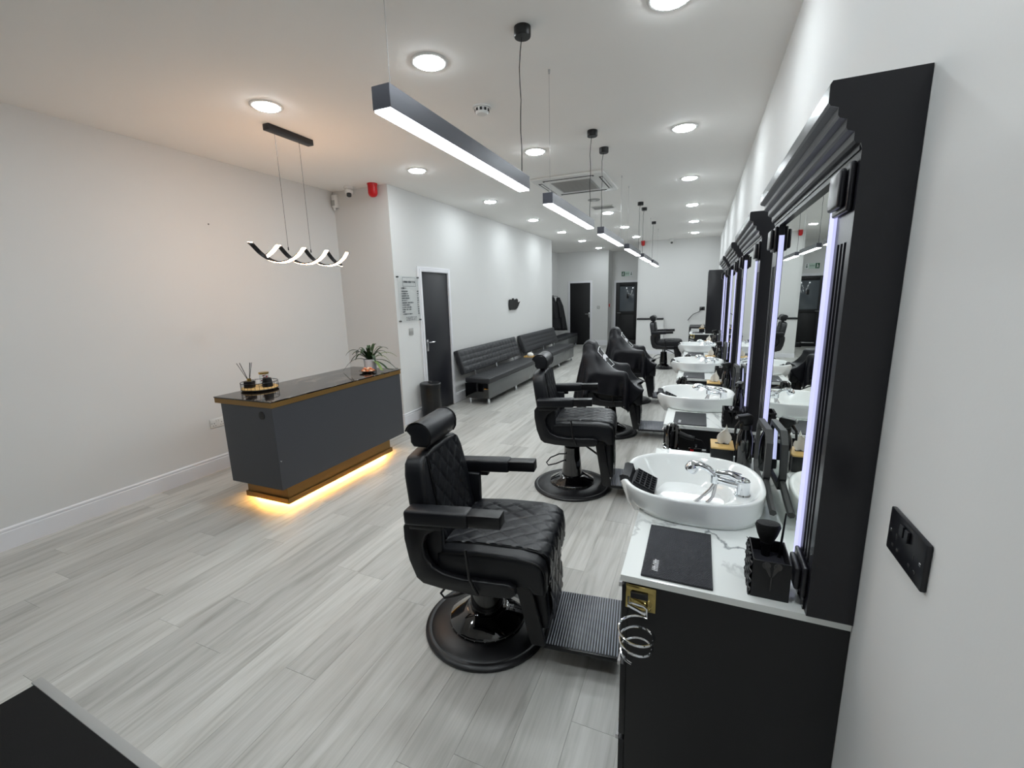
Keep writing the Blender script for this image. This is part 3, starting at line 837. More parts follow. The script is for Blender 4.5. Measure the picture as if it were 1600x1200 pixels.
for k, (az, reach, rise, droop) in enumerate(leaves):
    az += yaw_cam
    d = Vector((math.cos(az), math.sin(az), 0)); s = Vector((-d.y, d.x, 0))
    n = 10; vv = []; ff = []
    for i in range(n + 1):
        u = i / n
        c = d * (0.012 + reach * u) + Vector((0, 0, 0.105 + rise * 1.9 * u * (1 - 0.42 * u) - (droop + 0.06) * u ** 3))
        c.z = max(c.z, 0.012)
        ww = 0.0185 * (0.55 + 1.3 * u) * (1 - u) ** 0.55 * (1.25 if u < 0.8 else 1.1)
        ww = max(ww, 0.0006)
        up = Vector((0, 0, 0.004))
        vv += [c + s * ww + up * 0.8, c - Vector((0, 0, 0.0015)), c - s * ww + up * 0.8]
        if i:
            a = 3 * (i - 1)
            ff += [(a, a + 1, a + 4, a + 3), (a + 1, a + 2, a + 5, a + 4)]
    me = bpy.data.meshes.new('leaf'); me.from_pydata([tuple(v) for v in vv], [], ff)
    obj('leaf', me, 'leaf_pale' if k in (3, 9, 13) else 'leaf', t, True, 180)

# glass plate with sweets
PX_, PY_ = -3.07, 3.47
t = thing('glass_plate', 'shallow glass dish on the desk in front of the plant', 'dish', (PX_, PY_, ZD))
MB().lathe([(0, 0), (0.05, 0), (0.055, 0.006), (0.082, 0.016), (0.084, 0.019), (0.08, 0.019), (0.05, 0.009), (0, 0.006)], 40).build('dish', 'glass', t)
MB().tube([(0.083 * math.cos(2 * PI * k / 40), 0.083 * math.sin(2 * PI * k / 40), 0.0185) for k in range(40)], 0.0022, 6, True).build('dark_rim', 'satin', t)
rs = random.Random(5)
sw_spots = [(-0.045, -0.02, 0), (-0.015, -0.035, 0), (0.02, -0.03, 0), (0.05, -0.01, 0), (-0.03, 0.015, 0), (0.008, 0.008, 0), (0.04, 0.03, 0), (-0.008, 0.045, 0), (-0.025, -0.01, 1), (0.015, -0.012, 1), (0.03, 0.01, 1), (-0.005, 0.02, 1)]
for k, (dx, dy, lv) in enumerate(sw_spots):
    o_ = k % 2 == 1
    a = rs.uniform(0, PI)
    tw = thing('wrapped_sweet', 'peach wrapped sweet heaped on the glass dish' if o_ else 'orange wrapped sweet heaped on the glass dish', 'sweet', (PX_ + dx, PY_ + dy, ZD + 0.02 + lv * 0.019), a, 'sweets on the desk dish')
    mm = 'sweet_p' if o_ else 'sweet_o'
    MB().ball((0, 0, 0), 0.0155, 1.15, 0.85, 0.8, 12).build('sweet', mm, tw)
    for sgn in (-1, 1):
        MB().prism([(sgn * 0.014, -0.003), (sgn * 0.026, -0.01), (sgn * 0.026, 0.01), (sgn * 0.014, 0.003)], 'z', -0.002, 0.002).build('wrapper_end', mm, tw, False)

# ------------------------------------------------------------------ twisted wave pendant over the desk
t = thing('wave_pendant', 'twisted warm LED pendant hanging over the reception desk', 'pendant light', (-3.12, 2.87, ZC))
box('ceiling_bar', -0.032, 0.032, -0.215, 0.215, -0.045, 0, 'satin', t, 0.004)
ZW = 2.0 - ZC
for dy in (-0.14, 0.09):
    MB().tube([(0, dy - 0.0, -0.045), (0, dy, ZW + 0.055)], 0.0014, 6).build('wire', 'satin', t)
    MB().lathe([(0, ZW + 0.035), (0.005, ZW + 0.035), (0.004, ZW + 0.06), (0, ZW + 0.06)], 10, Matrix.Translation((0, dy, 0))).build('wire_grip', 'satin', t)
Y0, Y1 = 2.385 - 2.87, 3.42 - 2.87
def ribbon(ph, u0, u1):
    rb, lb = MB(), MB()
    n = 110; r = 0.06; turns = 2.08
    A, B, Cc, Dd = [], [], [], []
    for i in range(n + 1):
        u = u0 + (u1 - u0) * i / n
        an = 2 * PI * turns * u + ph
        rad = Vector((math.sin(an), 0, -math.cos(an)))
        c = Vector((0, Y0 + (Y1 - Y0) * u, ZW)) + rad * r
        du = Vector((math.cos(an) * r * 2 * PI * turns, (Y1 - Y0), math.sin(an) * r * 2 * PI * turns)).normalized()
        s = du.cross(rad).normalized() * 0.016
        A.append((c - s - rad * 0.004, c + s - rad * 0.004, c + s + rad * 0.004, c - s + rad * 0.004))
        B.append((c - s * 0.8 + rad * 0.0042, c + s * 0.8 + rad * 0.0042, c + s * 0.62 + rad * 0.0085, c - s * 0.62 + rad * 0.0085))
    for mb, secs in ((rb, A), (lb, B)):
        rings = [[mb.bm.verts.new(p) for p in q] for q in secs]
        for P0, P1 in zip(rings, rings[1:]):
            for k in range(4):
                mb.bm.faces.new([P0[k], P0[(k + 1) % 4], P1[(k + 1) % 4], P1[k]])
        mb.bm.faces.new(rings[0][::-1]); mb.bm.faces.new(rings[-1])
        bmesh.ops.recalc_face_normals(mb.bm, faces=mb.bm.faces[:])
    h = rb.build('ribbon', 'satin', t, True, 50)
    lb.build('led_face', 'wave', h, True, 50)
ribbon(-3.27, 0.0, 1.0)
ribbon(-3.27 + PI, 0.09, 0.93)

# ------------------------------------------------------------------ waste bin
t = thing('waste_bin', 'slim black waste bin standing beside the black door', 'bin', (-3.31, 4.93, 0))
b = MB()
b.lathe([(0, 0.0), (0.125, 0.0), (0.13, 0.01), (0.142, 0.46), (0.142, 0.465), (0, 0.465)], 36, None, 1.0, 0.95); b.build('body', 'plastic', t)
MB().lathe([(0, 0.4655), (0.146, 0.4655), (0.146, 0.492), (0.135, 0.505), (0, 0.508)], 36, None, 1.0, 0.95).build('lid', 'satin', t)
MB().ball((-0.02, 0.02, 0.512), 0.03, 1, 1, 0.5, 14).build('knob', 'satin', t)
MB().box(0.128, 0.1325, -0.08, -0.04, 0.425, 0.437, 0, 1, Matrix.Rotation(0.35, 4, 'Z')).build('badge', 'chrome', t)
MB().box(-0.04, 0.04, -0.175, -0.12, 0.0, 0.022, 0.005).build('pedal', 'steel', t)

# ------------------------------------------------------------------ waiting benches
def quilt_h(u, v, nu, nv, d):
    a = abs(math.sin(PI * u * nu)) ** 0.45
    c = abs(math.sin(PI * v * nv)) ** 0.45
    return d * a * c

def bench(label, ya, yb, x_off=0.0, back=True, slats=False):
    L = yb - ya
    t = thing('waiting_bench', label, 'bench', (-3.08 + x_off, (ya + yb) / 2, 0), 0, 'black waiting benches')
    h = L / 2
    box('end_panel', -0.2, 0.19, -h, -h + 0.02, 0.1, 0.335, 'gloss', t, 0.002)
    box('end_panel', -0.2, 0.19, h - 0.02, h, 0.1, 0.335, 'gloss', t, 0.002)
    box('front_panel', 0.19, 0.208, -h, h, 0.1, 0.335, 'sofa_front', t, 0.002)
    box('base', -0.2, 0.19, -h + 0.02, h - 0.02, 0.1, 0.33, 'black', t)
    for yy in ((-h + 0.06, 0, h - 0.06)):
        for xx in (-0.15, 0.165):
            MB().lathe([(0, 0), (0.02, 0), (0.021, 0.012), (0.019, 0.02), (0.019, 0.1), (0, 0.1)], 18, Matrix.Translation((xx, yy, 0))).build('leg', 'chrome', t)
    MB().box(-0.2, 0.215, -h, h, 0.336, 0.415, 0.018, 3).build('seat', 'leather_grey', t)
    nst = int(L / 0.085)
    def top(u, v):
        return (-0.17 + 0.355 * u, -h + 0.03 + (L - 0.06) * v, 0.4145 + quilt_h(u, v, 1, nst, 0.009))
    MB().grid(top, 8, nst * 6).build('seat_quilting', 'leather_grey', t, True, 180)
    if back:
        tilt = Matrix.Translation((-0.185, 0, 0.47)) @ Matrix.Rotation(-0.32, 4, 'Y')
        MB().box(-0.09, 0.0, -h, h, 0, 0.385, 0.02, 3, tilt).build('backrest', 'leather_grey', t)
        rows_ = 4
        def bk(u, v):
            return tilt @ Vector((0.0005 + quilt_h(u, v, rows_, int(L / 0.13) if not slats else 1, 0.010), -h + 0.025 + (L - 0.05) * v, 0.03 + 0.33 * u))
        MB().grid(bk, 28, int(L / 0.13) * 6).build('back_quilting', 'leather_grey', t, True, 180)
        for yy in (-h + 0.35, 0, h - 0.35):
            MB().tube([(-0.19, yy, 0.4), (-0.2, yy, 0.48)], 0.012, 8).build('back_bracket', 'chrome', t)
    return t
bench('black quilted waiting bench nearest the black door', 5.83, 8.13)
bench('black waiting bench farther along, past the tray', 8.42, 10.7, 0, True, True)
t = bench('dark backless bench tucked in the coat alcove', 11.3, 13.9, -0.85 + 0.12, False)

tt = thing('corner_table', 'low dark table filling the gap between the two benches', 'table', (-3.07, 8.275, 0))
box('top', -0.2, 0.2, -0.135, 0.135, 0.37, 0.4, 'black', tt, 0.003)
box('base', -0.17, 0.17, -0.11, 0.11, 0.03, 0.37, 'black', tt)
box('front_panel', 0.17, 0.19, -0.135, 0.135, 0.1, 0.37, 'sofa_front', tt)
for sx_ in (-0.13, 0.13):
    box('foot', sx_ - 0.02, sx_ + 0.02, -0.08, 0.08, 0, 0.03, 'dark_slot', tt)
t = thing('wooden_tray', 'small wooden tray on the table between the benches', 'tray', (-3.12, 8.28, 0.4))
box('board', -0.12, 0.12, -0.08, 0.08, 0, 0.012, 'bamboo', t, 0.003)
for (x0, x1, y0, y1) in ((-0.12, -0.11, -0.08, 0.08), (0.11, 0.12, -0.08, 0.08), (-0.11, 0.11, -0.08, -0.07), (-0.11, 0.11, 0.07, 0.08)):
    box('lip', x0, x1, y0, y1, 0.0125, 0.026, 'bamboo', t)
rr = random.Random(9)
b = MB()
prof = [(0, 0.0125), (0.05, 0.0125), (0.07, 0.05), (0.05, 0.085), (0.02, 0.1), (0, 0.103)]
b.lathe(prof, 18)
for v in b.bm.verts:
    v.co += Vector((rr.uniform(-1, 1), rr.uniform(-1, 1), rr.uniform(-1, 1))) * 0.008 if v.co.z > 0.03 else Vector()
tag(b.build('crumpled_towel', 'tissue', None, True, 180, (-3.12, 8.28, 0.4)), 'crumpled white cloth on the wooden tray between benches', 'towel')

# coats hanging in the alcove
for k, (cx, cy, rad, z0, z1, lab) in enumerate(((-4.2, 13.2, 0.1, 0.55, 1.55, 'black coat hanging nearest the alcove wall'), (-4.16, 13.62, 0.11, 0.52, 1.55, 'dark padded coat hanging outermost in the alcove'))):
    t = thing('hanging_coat', lab, 'coat', (cx, cy, 0), 0, 'coats in the alcove')
    b = MB(); seg = 36; prof = []
    n = 12; rings = []
    for i in range(n + 1):
        u = i / n
        z = z1 - (z1 - z0) * u
        r = rad * (0.45 + 0.55 * min(1, u * 4)) * (1 + 0.55 * u)
        ring = []
        for j in range(seg):
            a = 2 * PI * j / seg
            f = 1 + 0.13 * math.sin(7 * a + k * 2) * u + 0.06 * math.sin(11 * a + 3 * u)
            ring.append(b.bm.verts.new((r * f * math.cos(a) + 0.12 * u * (1 if k else 0.6), r * f * 0.75 * math.sin(a), z)))
        rings.append(ring)
    for A, B in zip(rings, rings[1:]):
        for j in range(seg):
            b.bm.faces.new([A[j], A[(j + 1) % seg], B[(j + 1) % seg], B[j]])
    b.bm.faces.new(rings[0][::-1]); b.bm.faces.new(rings[-1])
    bmesh.ops.recalc_face_normals(b.bm, faces=b.bm.faces[:])
    b.build('body', 'coat', t, True, 180)
    MB().tube([(-0.01, rad * 0.62, z1 - 0.12), (0.04, rad * 0.95, z1 - 0.3), (0.09, rad * 1.05, z1 - 0.62)], [0.05, 0.055, 0.045], 10).build('sleeve', 'coat', t)
    MB().tube([(-0.01, -rad * 0.62, z1 - 0.12), (0.05, -rad * 0.95, z1 - 0.3), (0.1, -rad * 1.05, z1 - 0.62)], [0.05, 0.055, 0.045], 10).build('sleeve', 'coat', t)
    MB().tube([(0, 0, z1 - 0.005), (-0.03, 0, z1 + 0.03), (-0.07, 0, z1 + 0.035)], 0.008, 6).build('loop', 'plastic', t)
t = thing('coat_rack', 'coat peg rail fixed in the alcove', 'coat rack', (XA, 13.38, 1.58))
box('rail', 0, 0.02, -0.35, 0.35, -0.04, 0.04, 'black', t, 0.003)
for y in (-0.18, 0.02, 0.24):
    MB().tube([(0.02, y, 0), (0.09, y, 0.0), (0.1, y, 0.03)], 0.008, 8).build('peg', 'steel', t)

# ------------------------------------------------------------------ entrance mat
t = thing('entrance_mat', 'black entrance mat with grey edging strip at lower left', 'mat', (-2.596, 0.669, 0), -0.041)
box('pile', 0.0, 1.5, -1.35, 0.0, 0.0, 0.008, 'pile', t, 0.002)
box('edging', -0.035, 1.5, 0.0015, 0.036, 0.0, 0.005, 'grey_plastic', t, 0.002)

# ------------------------------------------------------------------ barber chairs
def diamond(u, v, du, dv, d):
    # pillow relief inside diamond cells
    p = (u / du + v / dv); q = (u / du - v / dv)
    a = abs(math.sin(PI * p)); c = abs(math.sin(PI * q))
    return d * min(1.0, 3.2 * min(a, c)) ** 0.8

def path_at(path, s):
    # point and normal (left of travel) on an xz polyline by arc length fraction
    L = [math.hypot(b[0] - a[0], b[1] - a[1]) for a, b in zip(path, path[1:])]
    tot = sum(L); d = s * tot
    for (a, b), l in zip(zip(path, path[1:]), L):
        if d <= l or (a, b) == (path[-2], path[-1]):
            f = min(1, d / l)
            tx, tz = (b[0] - a[0]) / l, (b[1] - a[1]) / l
            return a[0] + f * (b[0] - a[0]), a[1] + f * (b[1] - a[1]), -tz, tx
        d -= l

def round_path(path, it=2):
    for _ in range(it):
        q = [path[0]]
        for a, b in zip(path, path[1:]):
            q += [(a[0] * .75 + b[0] * .25, a[1] * .75 + b[1] * .25), (a[0] * .25 + b[0] * .75, a[1] * .25 + b[1] * .75)]
        q.append(path[-1]); path = q
    return path

def quilted(name, path, w, par, cell=(0.088, 0.115), dz=0.008, off=0.001, taper=None):
    tot = sum(math.hypot(b[0] - a[0], b[1] - a[1]) for a, b in zip(path, path[1:]))
    nu = int(tot / 0.008); nv = int(2 * w / 0.008)
    def fn(u, v):
        x, z, nx, nz = path_at(path, u)
        ww = w if taper is None else w + (taper - w) * u
        y = -ww + 2 * ww * v
        h = off + diamond(u * tot, y, cell[1], cell[0], dz)
        return (x + nx * h, y, z + nz * h)
    return MB().grid(fn, nu, nv).build(name, 'leather', par, True, 180)

def barber_chair(label, loc, yaw, lift=0.0, base_r=0.31, mirror_side=False, group='barber chairs in a row'):
    t = thing('barber_chair', label, 'chair', (loc[0], loc[1], 0), math.radians(yaw), group)
    r = base_r
    MB().lathe([(0, 0), (r - 0.004, 0), (r, 0.006), (r, 0.016), (r - 0.012, 0.026), (r - 0.02, 0.027), (r - 0.03, 0.024), (r - 0.04, 0.03), (r * 0.62, 0.046), (0, 0.046)], 64).build('base_plate', 'satin', t)
    dr = min(0.19, r * 0.62)
    MB().lathe([(0, 0.0465), (dr, 0.0465), (dr, 0.056), (dr * 0.97, 0.064), (dr * 0.62, 0.098), (dr * 0.55, 0.108), (dr * 0.5, 0.11), (0, 0.11)], 48).build('base_dome', 'gloss', t)
    zt = 0.30 + 0.03 * (lift > 0.04)
    MB().lathe([(0, 0.1105), (0.085, 0.1105), (0.084, 0.14), (0.066, zt), (0.066, zt + 0.025), (0.058, zt + 0.03), (0, zt + 0.03)], 40).build('column', 'gloss', t)
    MB().lathe([(0.0, zt + 0.0305), (0.035, zt + 0.0305), (0.035, 0.37 + lift), (0, 0.37 + lift)], 24).build('piston', 'steel', t)
    # ring of bright studs round the dome
    b = MB()
    for k in range(24):
        a = 2 * PI * k / 24
        b.ball((dr * 0.99 * math.cos(a), dr * 0.99 * math.sin(a), 0.051), 0.0035, 1, 1, 1, 6)
    b.build('dome_bead_ring', 'chrome', t)
    # pump pedal loop behind the column
    zp = zt - 0.05
    pp = [(-0.05, -0.045, zp + 0.02), (-0.10, -0.07, zp + 0.025), (-0.17, -0.09, zp - 0.005), (-0.205, -0.095, zp - 0.05), (-0.19, -0.09, zp - 0.075), (-0.13, -0.07, zp - 0.065), (-0.055, -0.05, zp - 0.035)]
    sm = [Vector(p) for p in pp]
    MB().tube(sm, 0.006, 8).build('pump_pedal', 'satin', t)
    Z = lift
    # seat frame and side shells
    box('seat_frame', -0.16, 0.24, -0.2, 0.2, 0.37 + Z, 0.415 + Z, 'satin', t, 0.008)
    outer = [(-0.235, 0.70), (-0.262, 0.66), (-0.262, 0.60), (-0.245, 0.50), (-0.215, 0.42), (-0.185, 0.397), (-0.10, 0.385), (0.06, 0.378), (0.21, 0.39), (0.235, 0.41), (0.235, 0.44), (0.205, 0.455)]
    inner = [(0.0, 0.447), (-0.085, 0.458), (-0.135, 0.482), (-0.165, 0.53), (-0.172, 0.585), (-0.155, 0.63), (-0.12, 0.652), (-0.10, 0.70)]
    poly = [(x, z + Z) for x, z in outer + inner]
    for s in (-1, 1):
        b = MB(); y0, y1 = (0.262, 0.298)
        b.prism(poly, 'y', s * y0, s * y1, 0.009, 3); b.build('side_shell', 'satin', t, True, 50)
    for s in (-1, 1):
        box('inner_side_pad', -0.2, -0.1, min(s * 0.225, s * 0.26), max(s * 0.225, s * 0.26), 0.42 + Z, 0.70 + Z, 'leather', t, 0.01)
    # seat cushion
    prof = [(-0.13, 0.43), (-0.13, 0.535), (-0.10, 0.55), (0.05, 0.563), (0.24, 0.566), (0.31, 0.556), (0.345, 0.53), (0.355, 0.48), (0.352, 0.40), (0.30, 0.395), (0.28, 0.42)]
    prof = [(x, z + Z) for x, z in prof]
    MB().prism(prof, 'y', -0.268, 0.268, 0.026, 4).build('seat', 'leather', t, True, 60)
    top = round_path([(-0.115, 0.545 + Z), (0.05, 0.563 + Z), (0.24, 0.567 + Z), (0.335, 0.556 + Z), (0.357, 0.50 + Z), (0.353, 0.41 + Z)])
    quilted('seat_quilting', top, 0.195, t)
    for s in (-1, 1):
        MB().tube([(x, s * 0.197, z + 0.002) for x, z in top], 0.004, 6).build('seat_piping', 'piping', t)
    MB().tube([(x, -0.262, z - 0.01) for x, z in top[1:-1]], 0.0035, 6).build('seat_edge_piping', 'piping', t)
    # calf pad and footrest frame
    cp = [(0.28, 0.39 + Z), (0.338, 0.39 + Z), (0.35, 0.22), (0.345, 0.165), (0.305, 0.165), (0.275, 0.25)]
    MB().prism(cp, 'y', -0.17, 0.17, 0.018, 3).build('calf_pad', 'leather', t, True, 60)
    quilted('calf_quilting', [(0.341, 0.385 + Z), (0.352, 0.26), (0.352, 0.18)], 0.135, t)
    for s in (-1, 1):
        MB().prism([(0.205, 0.40 + Z), (0.275, 0.40 + Z), (0.335, 0.125), (0.335, 0.105), (0.275, 0.105), (0.262, 0.14)], 'y', s * 0.176, s * 0.2, 0.004).build('footrest_bracket', 'satin', t)
    MB().tube([(0.02, -0.07, 0.36 + Z), (0.12, -0.1, 0.345 + Z * 0.8), (0.25, -0.175, 0.30 + Z * 0.6)], 0.008, 8).build('brace', 'satin', t)
    # footrest
    fr = box('footrest', 0.325, 0.655, -0.19, 0.19, 0.088, 0.108, 'satin', t, 0.006)
    b = MB()
    for k in range(26):
        x = 0.338 + k * 0.0121
        b.box(x, x + 0.0055, -0.182, 0.182, 0.1082, 0.1145, 0.0015, 1)
    b.build('ribbed_tread', 'tread', fr)
    for s in (-1, 1):
        box('end_cap', 0.655, 0.662, s * 0.16 - 0.016, s * 0.16 + 0.016, 0.088, 0.112, 'rubber', fr, 0.002)
    MB().lathe([(0, 0.06), (0.012, 0.06), (0.012, 0.088), (0, 0.088)], 14, Matrix.Translation((0.5, -0.1, 0))).build('foot_stop', 'steel', fr)
    # backrest
    tilt = Matrix.Translation((-0.125, 0, 0.50 + Z)) @ Matrix.Rotation(-0.17, 4, 'Y')
    ol = [(-0.232, -0.06), (0.232, -0.06), (0.243, 0.12), (0.238, 0.26), (0.222, 0.38), (0.2, 0.43), (0.165, 0.452), (0.08, 0.462), (-0.08, 0.462), (-0.165, 0.452), (-0.2, 0.43), (-0.222, 0.38), (-0.238, 0.26), (-0.243, 0.12)]
    MB().prism(ol, 'x', -0.1, 0.0, 0.022, 4, tilt).build('backrest', 'leather', t, True, 60)
    n = 14
    def bk(u, v):
        zz = 0.03 + 0.405 * u; ww = 0.168 - 0.012 * u
        y = -ww + 2 * ww * v
        return tilt @ Vector((0.001 + diamond(zz, y, 0.115, 0.088, 0.008), y, zz))
    MB().grid(bk, 52, 42).build('back_quilting', 'leather', t, True, 180)
    for s in (-1, 1):
        MB().tube([tilt @ Vector((0.003, s * (0.171 - 0.012 * k / 8), 0.02 + 0.42 * k / 8)) for k in range(9)], 0.004, 6).build('back_piping', 'piping', t)
    MB().tube([tilt @ Vector((-0.008, y * 0.965, z * 0.975 + 0.004)) for y, z in ol[1:] + ol[:1]], 0.004, 6).build('back_edge_piping', 'piping', t)
    # headrest
    hp = []
    for k in range(11):
        a = math.radians(165 - 165 * k / 10)
        hp.append((-0.245 + 0.062 * math.cos(a), 1.022 + 0.058 * math.sin(a)))
    hp += [(-0.186, 0.99), (-0.2, 0.965), (-0.27, 0.965), (-0.285, 0.985), (-0.285, 1.015)]
    MB().prism([(x, z + Z) for x, z in hp], 'y', -0.145, 0.145, 0.012, 3).build('headrest', 'leather', t, True, 60)
    for s in (-1, 1):
        MB().tube([(x + 0.0 , s * 0.143, z + Z) for x, z in hp[:13]], 0.0035, 6).build('headrest_piping', 'piping', t)
    box('headrest_bracket', -0.26, -0.225, -0.05, 0.05, 0.93 + Z, 0.968 + Z, 'plastic', t, 0.004)
    # armrests
    for s in (-1, 1):
        mx = Matrix.Translation((-0.235, s * 0.297, 0.722 + Z)) @ Matrix.Rotation(-0.055, 4, 'Y')
        b = MB(); b.box(0.0, 0.29, -0.042, 0.042, -0.034, 0.034, 0.016, 4, mx); a = b.build('armrest', 'leather', t)
        b = MB(); b.box(0.286, 0.425, -0.034, 0.034, -0.026, 0.027, 0.004, 2, mx); b.build('arm_tip', 'plastic', a)
        b = MB(); b.box(0.01, 0.16, -0.018, 0.018, -0.06, -0.03, 0.004, 2, mx); b.build('arm_mount', 'satin', a)
    # recline lever on the near side
    MB().tube([(0.03, -0.312, 0.60 + Z), (0.045, -0.318, 0.47 + Z), (0.075, -0.31, 0.40 + Z)], 0.0065, 8).build('recline_lever', 'plastic', t)
    return t

CH = [((-0.907, 1.733), 7.0, 0.0, 0.31, 'black quilted barber chair nearest the camera, uncovered'),
      ((-0.944, 3.475), 8.0, 0.075, 0.325, 'second black quilted barber chair, uncovered and raised higher'),
      ((-0.92, 5.10), 6.0, 0.0, 0.315, 'third barber chair, under the nearer black cape'),
      ((-0.93, 6.78), 6.0, 0.03, 0.315, 'fourth barber chair, under the farther black cape'),
      ((-0.68, 10.02), 0.0, 0.06, 0.2, 'small black barber chair at the far end by the low wall')]
for c in CH:
    barber_chair(c[4], c[0], c[1], c[2], c[3])

# ------------------------------------------------------------------ capes draped over the third and fourth chairs
def drape(seed, lift):
    rnd_ = np.random.RandomState(seed)
    nx, ny = 45, 43
    sp = 0.0285
    # rest grid: u runs from front hem over the headrest to the back hem, v runs across
    U = (np.arange(nx) - 25) * sp
    V = (np.arange(ny) - (ny - 1) / 2) * sp
    P = np.zeros((nx, ny, 3))
    P[:, :, 0] = -0.25 - U[:, None]
    P[:, :, 1] = V[None, :]
    P[:, :, 2] = 1.14 + lift
    P[:, :, 2] -= 0.25 * np.abs(P[:, :, 0] + 0.25) * 0.2
    P += rnd_.uniform(-1, 1, P.shape) * 0.002
    P[0:8, :, 1] *= 1.0
    Q = P.copy()
    boxes = []          # centre, half size, rounding
    def bx(x0, x1, y0, y1, z0, z1):
        boxes.append((np.array([(x0 + x1) / 2, (y0 + y1) / 2, (z0 + z1) / 2]), np.array([(x1 - x0) / 2, (y1 - y0) / 2, (z1 - z0) / 2])))
    L_ = lift
    bx(-0.305, -0.18, -0.15, 0.15, 0.95 + L_, 1.085 + L_)
    bx(-0.295, -0.15, -0.24, 0.24, 0.45 + L_, 0.955 + L_)
    bx(-0.24, -0.10, -0.24, 0.24, 0.45 + L_, 0.75 + L_)
    bx(-0.15, 0.365, -0.275, 0.275, 0.38 + L_, 0.575 + L_)
    for s in (-1, 1):
        c0, c1 = sorted((s * 0.255, s * 0.345))
        bx(-0.245, 0.195, c0, c1, 0.69 + L_, 0.775 + L_)
        bx(-0.27, -0.1, min(s * 0.255, s * 0.305), max(s * 0.255, s * 0.305), 0.38 + L_, 0.72 + L_)
    bx(0.27, 0.36, -0.18, 0.18, 0.15, 0.45)
    mar = 0.012
    def collide(A):
        for c, h in boxes:
            d = A - c
            q_ = np.abs(d) - (h + mar)
            ins = (q_ < 0).all(-1)
            if not ins.any():
                continue
            qi = q_[ins]; k = qi.argmax(-1)
            di = d[ins]; idx = np.arange(len(k))
            mv = np.zeros_like(di)
            mv[idx, k] = -qi[idx, k] * np.sign(di[idx, k])
            A[ins] += mv
        return A
    pin_u = 25
    stru = [((slice(0, -1), slice(None)), (slice(1, None), slice(None)), sp), ((slice(None), slice(0, -1)), (slice(None), slice(1, None)), sp),
            ((slice(0, -1), slice(0, -1)), (slice(1, None), slice(1, None)), sp * 1.4142), ((slice(1, None), slice(0, -1)), (slice(0, -1), slice(1, None)), sp * 1.4142),
            ((slice(0, -2), slice(None)), (slice(2, None), slice(None)), 2 * sp), ((slice(None), slice(0, -2)), (slice(None), slice(2, None)), 2 * sp)]
    stiff = [0.5, 0.5, 0.4, 0.4, 0.06, 0.06]
    for it in range(210):
        vel = (P - Q) * 0.965
        sp_ = np.abs(vel).max()
        if sp_ > 0.03:
            vel *= 0.03 / sp_
        Q = P.copy()
        P = P + vel
        P[:, :, 2] -= 0.0011
        for k in range(7):
            for (a, b2, L0), st in zip(stru, stiff):
                d = P[b2] - P[a]
                l = np.linalg.norm(d, axis=-1, keepdims=True) + 1e-9
                cor = d * ((l - L0) / l) * st
                if L0 > 1.2 * sp and st > 0.1:
                    cor = cor * 0.5
                # accumulate half corrections
                T_ = np.zeros_like(P); T_[a] += cor * 0.5; P = P + T_
                T_ = np.zeros_like(P); T_[b2] -= cor * 0.5; P = P + T_
            P = collide(P)
        # friction on contact
        for c, h in boxes:
            d = np.abs(P - c) - (h + mar + 0.004)
            con = (d < 0).all(-1)
            Q[con] = Q[con] + (P[con] - Q[con]) * 0.75
        P[:, :, 2] = np.maximum(P[:, :, 2], 0.05)
    return P, nx, ny

def cape(label, loc, yaw, lift, seed):
    P, nx, ny = drape(seed, lift)
    t = thing('barber_cape', label, 'cape', (loc[0], loc[1], 0), math.radians(yaw), 'capes over chairs')
    vv = P.reshape(-1, 3)
    ff = [(i * ny + j, (i + 1) * ny + j, (i + 1) * ny + j + 1, i * ny + j + 1) for i in range(nx - 1) for j in range(ny - 1)]
    me = bpy.data.meshes.new('cape_cloth')
    me.from_pydata([tuple(map(float, v)) for v in vv], [], ff)
    o = obj('cape_cloth', me, 'nylon', t, True, 180)
    md = o.modifiers.new('smooth', 'SUBSURF'); md.levels = 1; md.render_levels = 1
    md = o.modifiers.new('thick', 'SOLIDIFY'); md.thickness = 0.002; md.offset = 0
    # printed frame, following the cloth below the headrest
    nrm = np.cross(np.gradient(P, axis=0), np.gradient(P, axis=1))
    nrm /= np.linalg.norm(nrm, axis=-1, keepdims=True) + 1e-9
    # orient to the front (+x)
    i0 = 25 - 4
    sgn = np.sign((nrm[i0 - 3, ny // 2, 0])) or 1.0
    def at(ui, vj):
        i = int(min(max(ui, 0), nx - 2)); j = int(min(max(vj, 0), ny - 2)); fu, fv = ui - i, vj - j
        p = (P[i, j] * (1 - fu) * (1 - fv) + P[i + 1, j] * fu * (1 - fv) + P[i, j + 1] * (1 - fu) * fv + P[i + 1, j + 1] * fu * fv)
        n_ = nrm[i, j] * sgn
        return Vector(map(float, p + n_ * 0.007))
    c0 = (ny - 1) / 2
    hw = 4.6
    ut, ub = 25 - (-1.0) - 5.5, 25 - 12.0
    def line(nm, pts, r=0.0042):
        MB().tube(pts, r, 6).build(nm, 'print_white', o)
    um = (ut + ub) / 2
    N_ = 10
    line('printed_frame', [at(um + 1.6, c0 - hw)] + [at(ut, c0 - hw + 2 * hw * k / N_) for k in range(N_ + 1)] + [at(um + 1.6, c0 + hw)])
    line('printed_frame', [at(um - 1.0, c0 - hw)] + [at(ub, c0 - hw + 2 * hw * k / N_) for k in range(N_ + 1)] + [at(um - 1.0, c0 + hw)])
    rs_ = random.Random(seed)
    v = c0 - hw * 1.02
    while v < c0 + hw:
        line('printed_letter_stroke', [at(um + 0.95, v), at(um + 0.3, v + 0.12), at(um - 0.35, v)], 0.0075)
        if rs_.random() < 0.6:
            line('printed_letter_stroke', [at(um + 0.9, v), at(um + 0.85, v + 0.7)], 0.006)
        v += rs_.choice((0.75, 0.9, 1.05))
    return t
cape('black printed cape draped over the third chair', CH[2][0], CH[2][1], 0.0, 3)
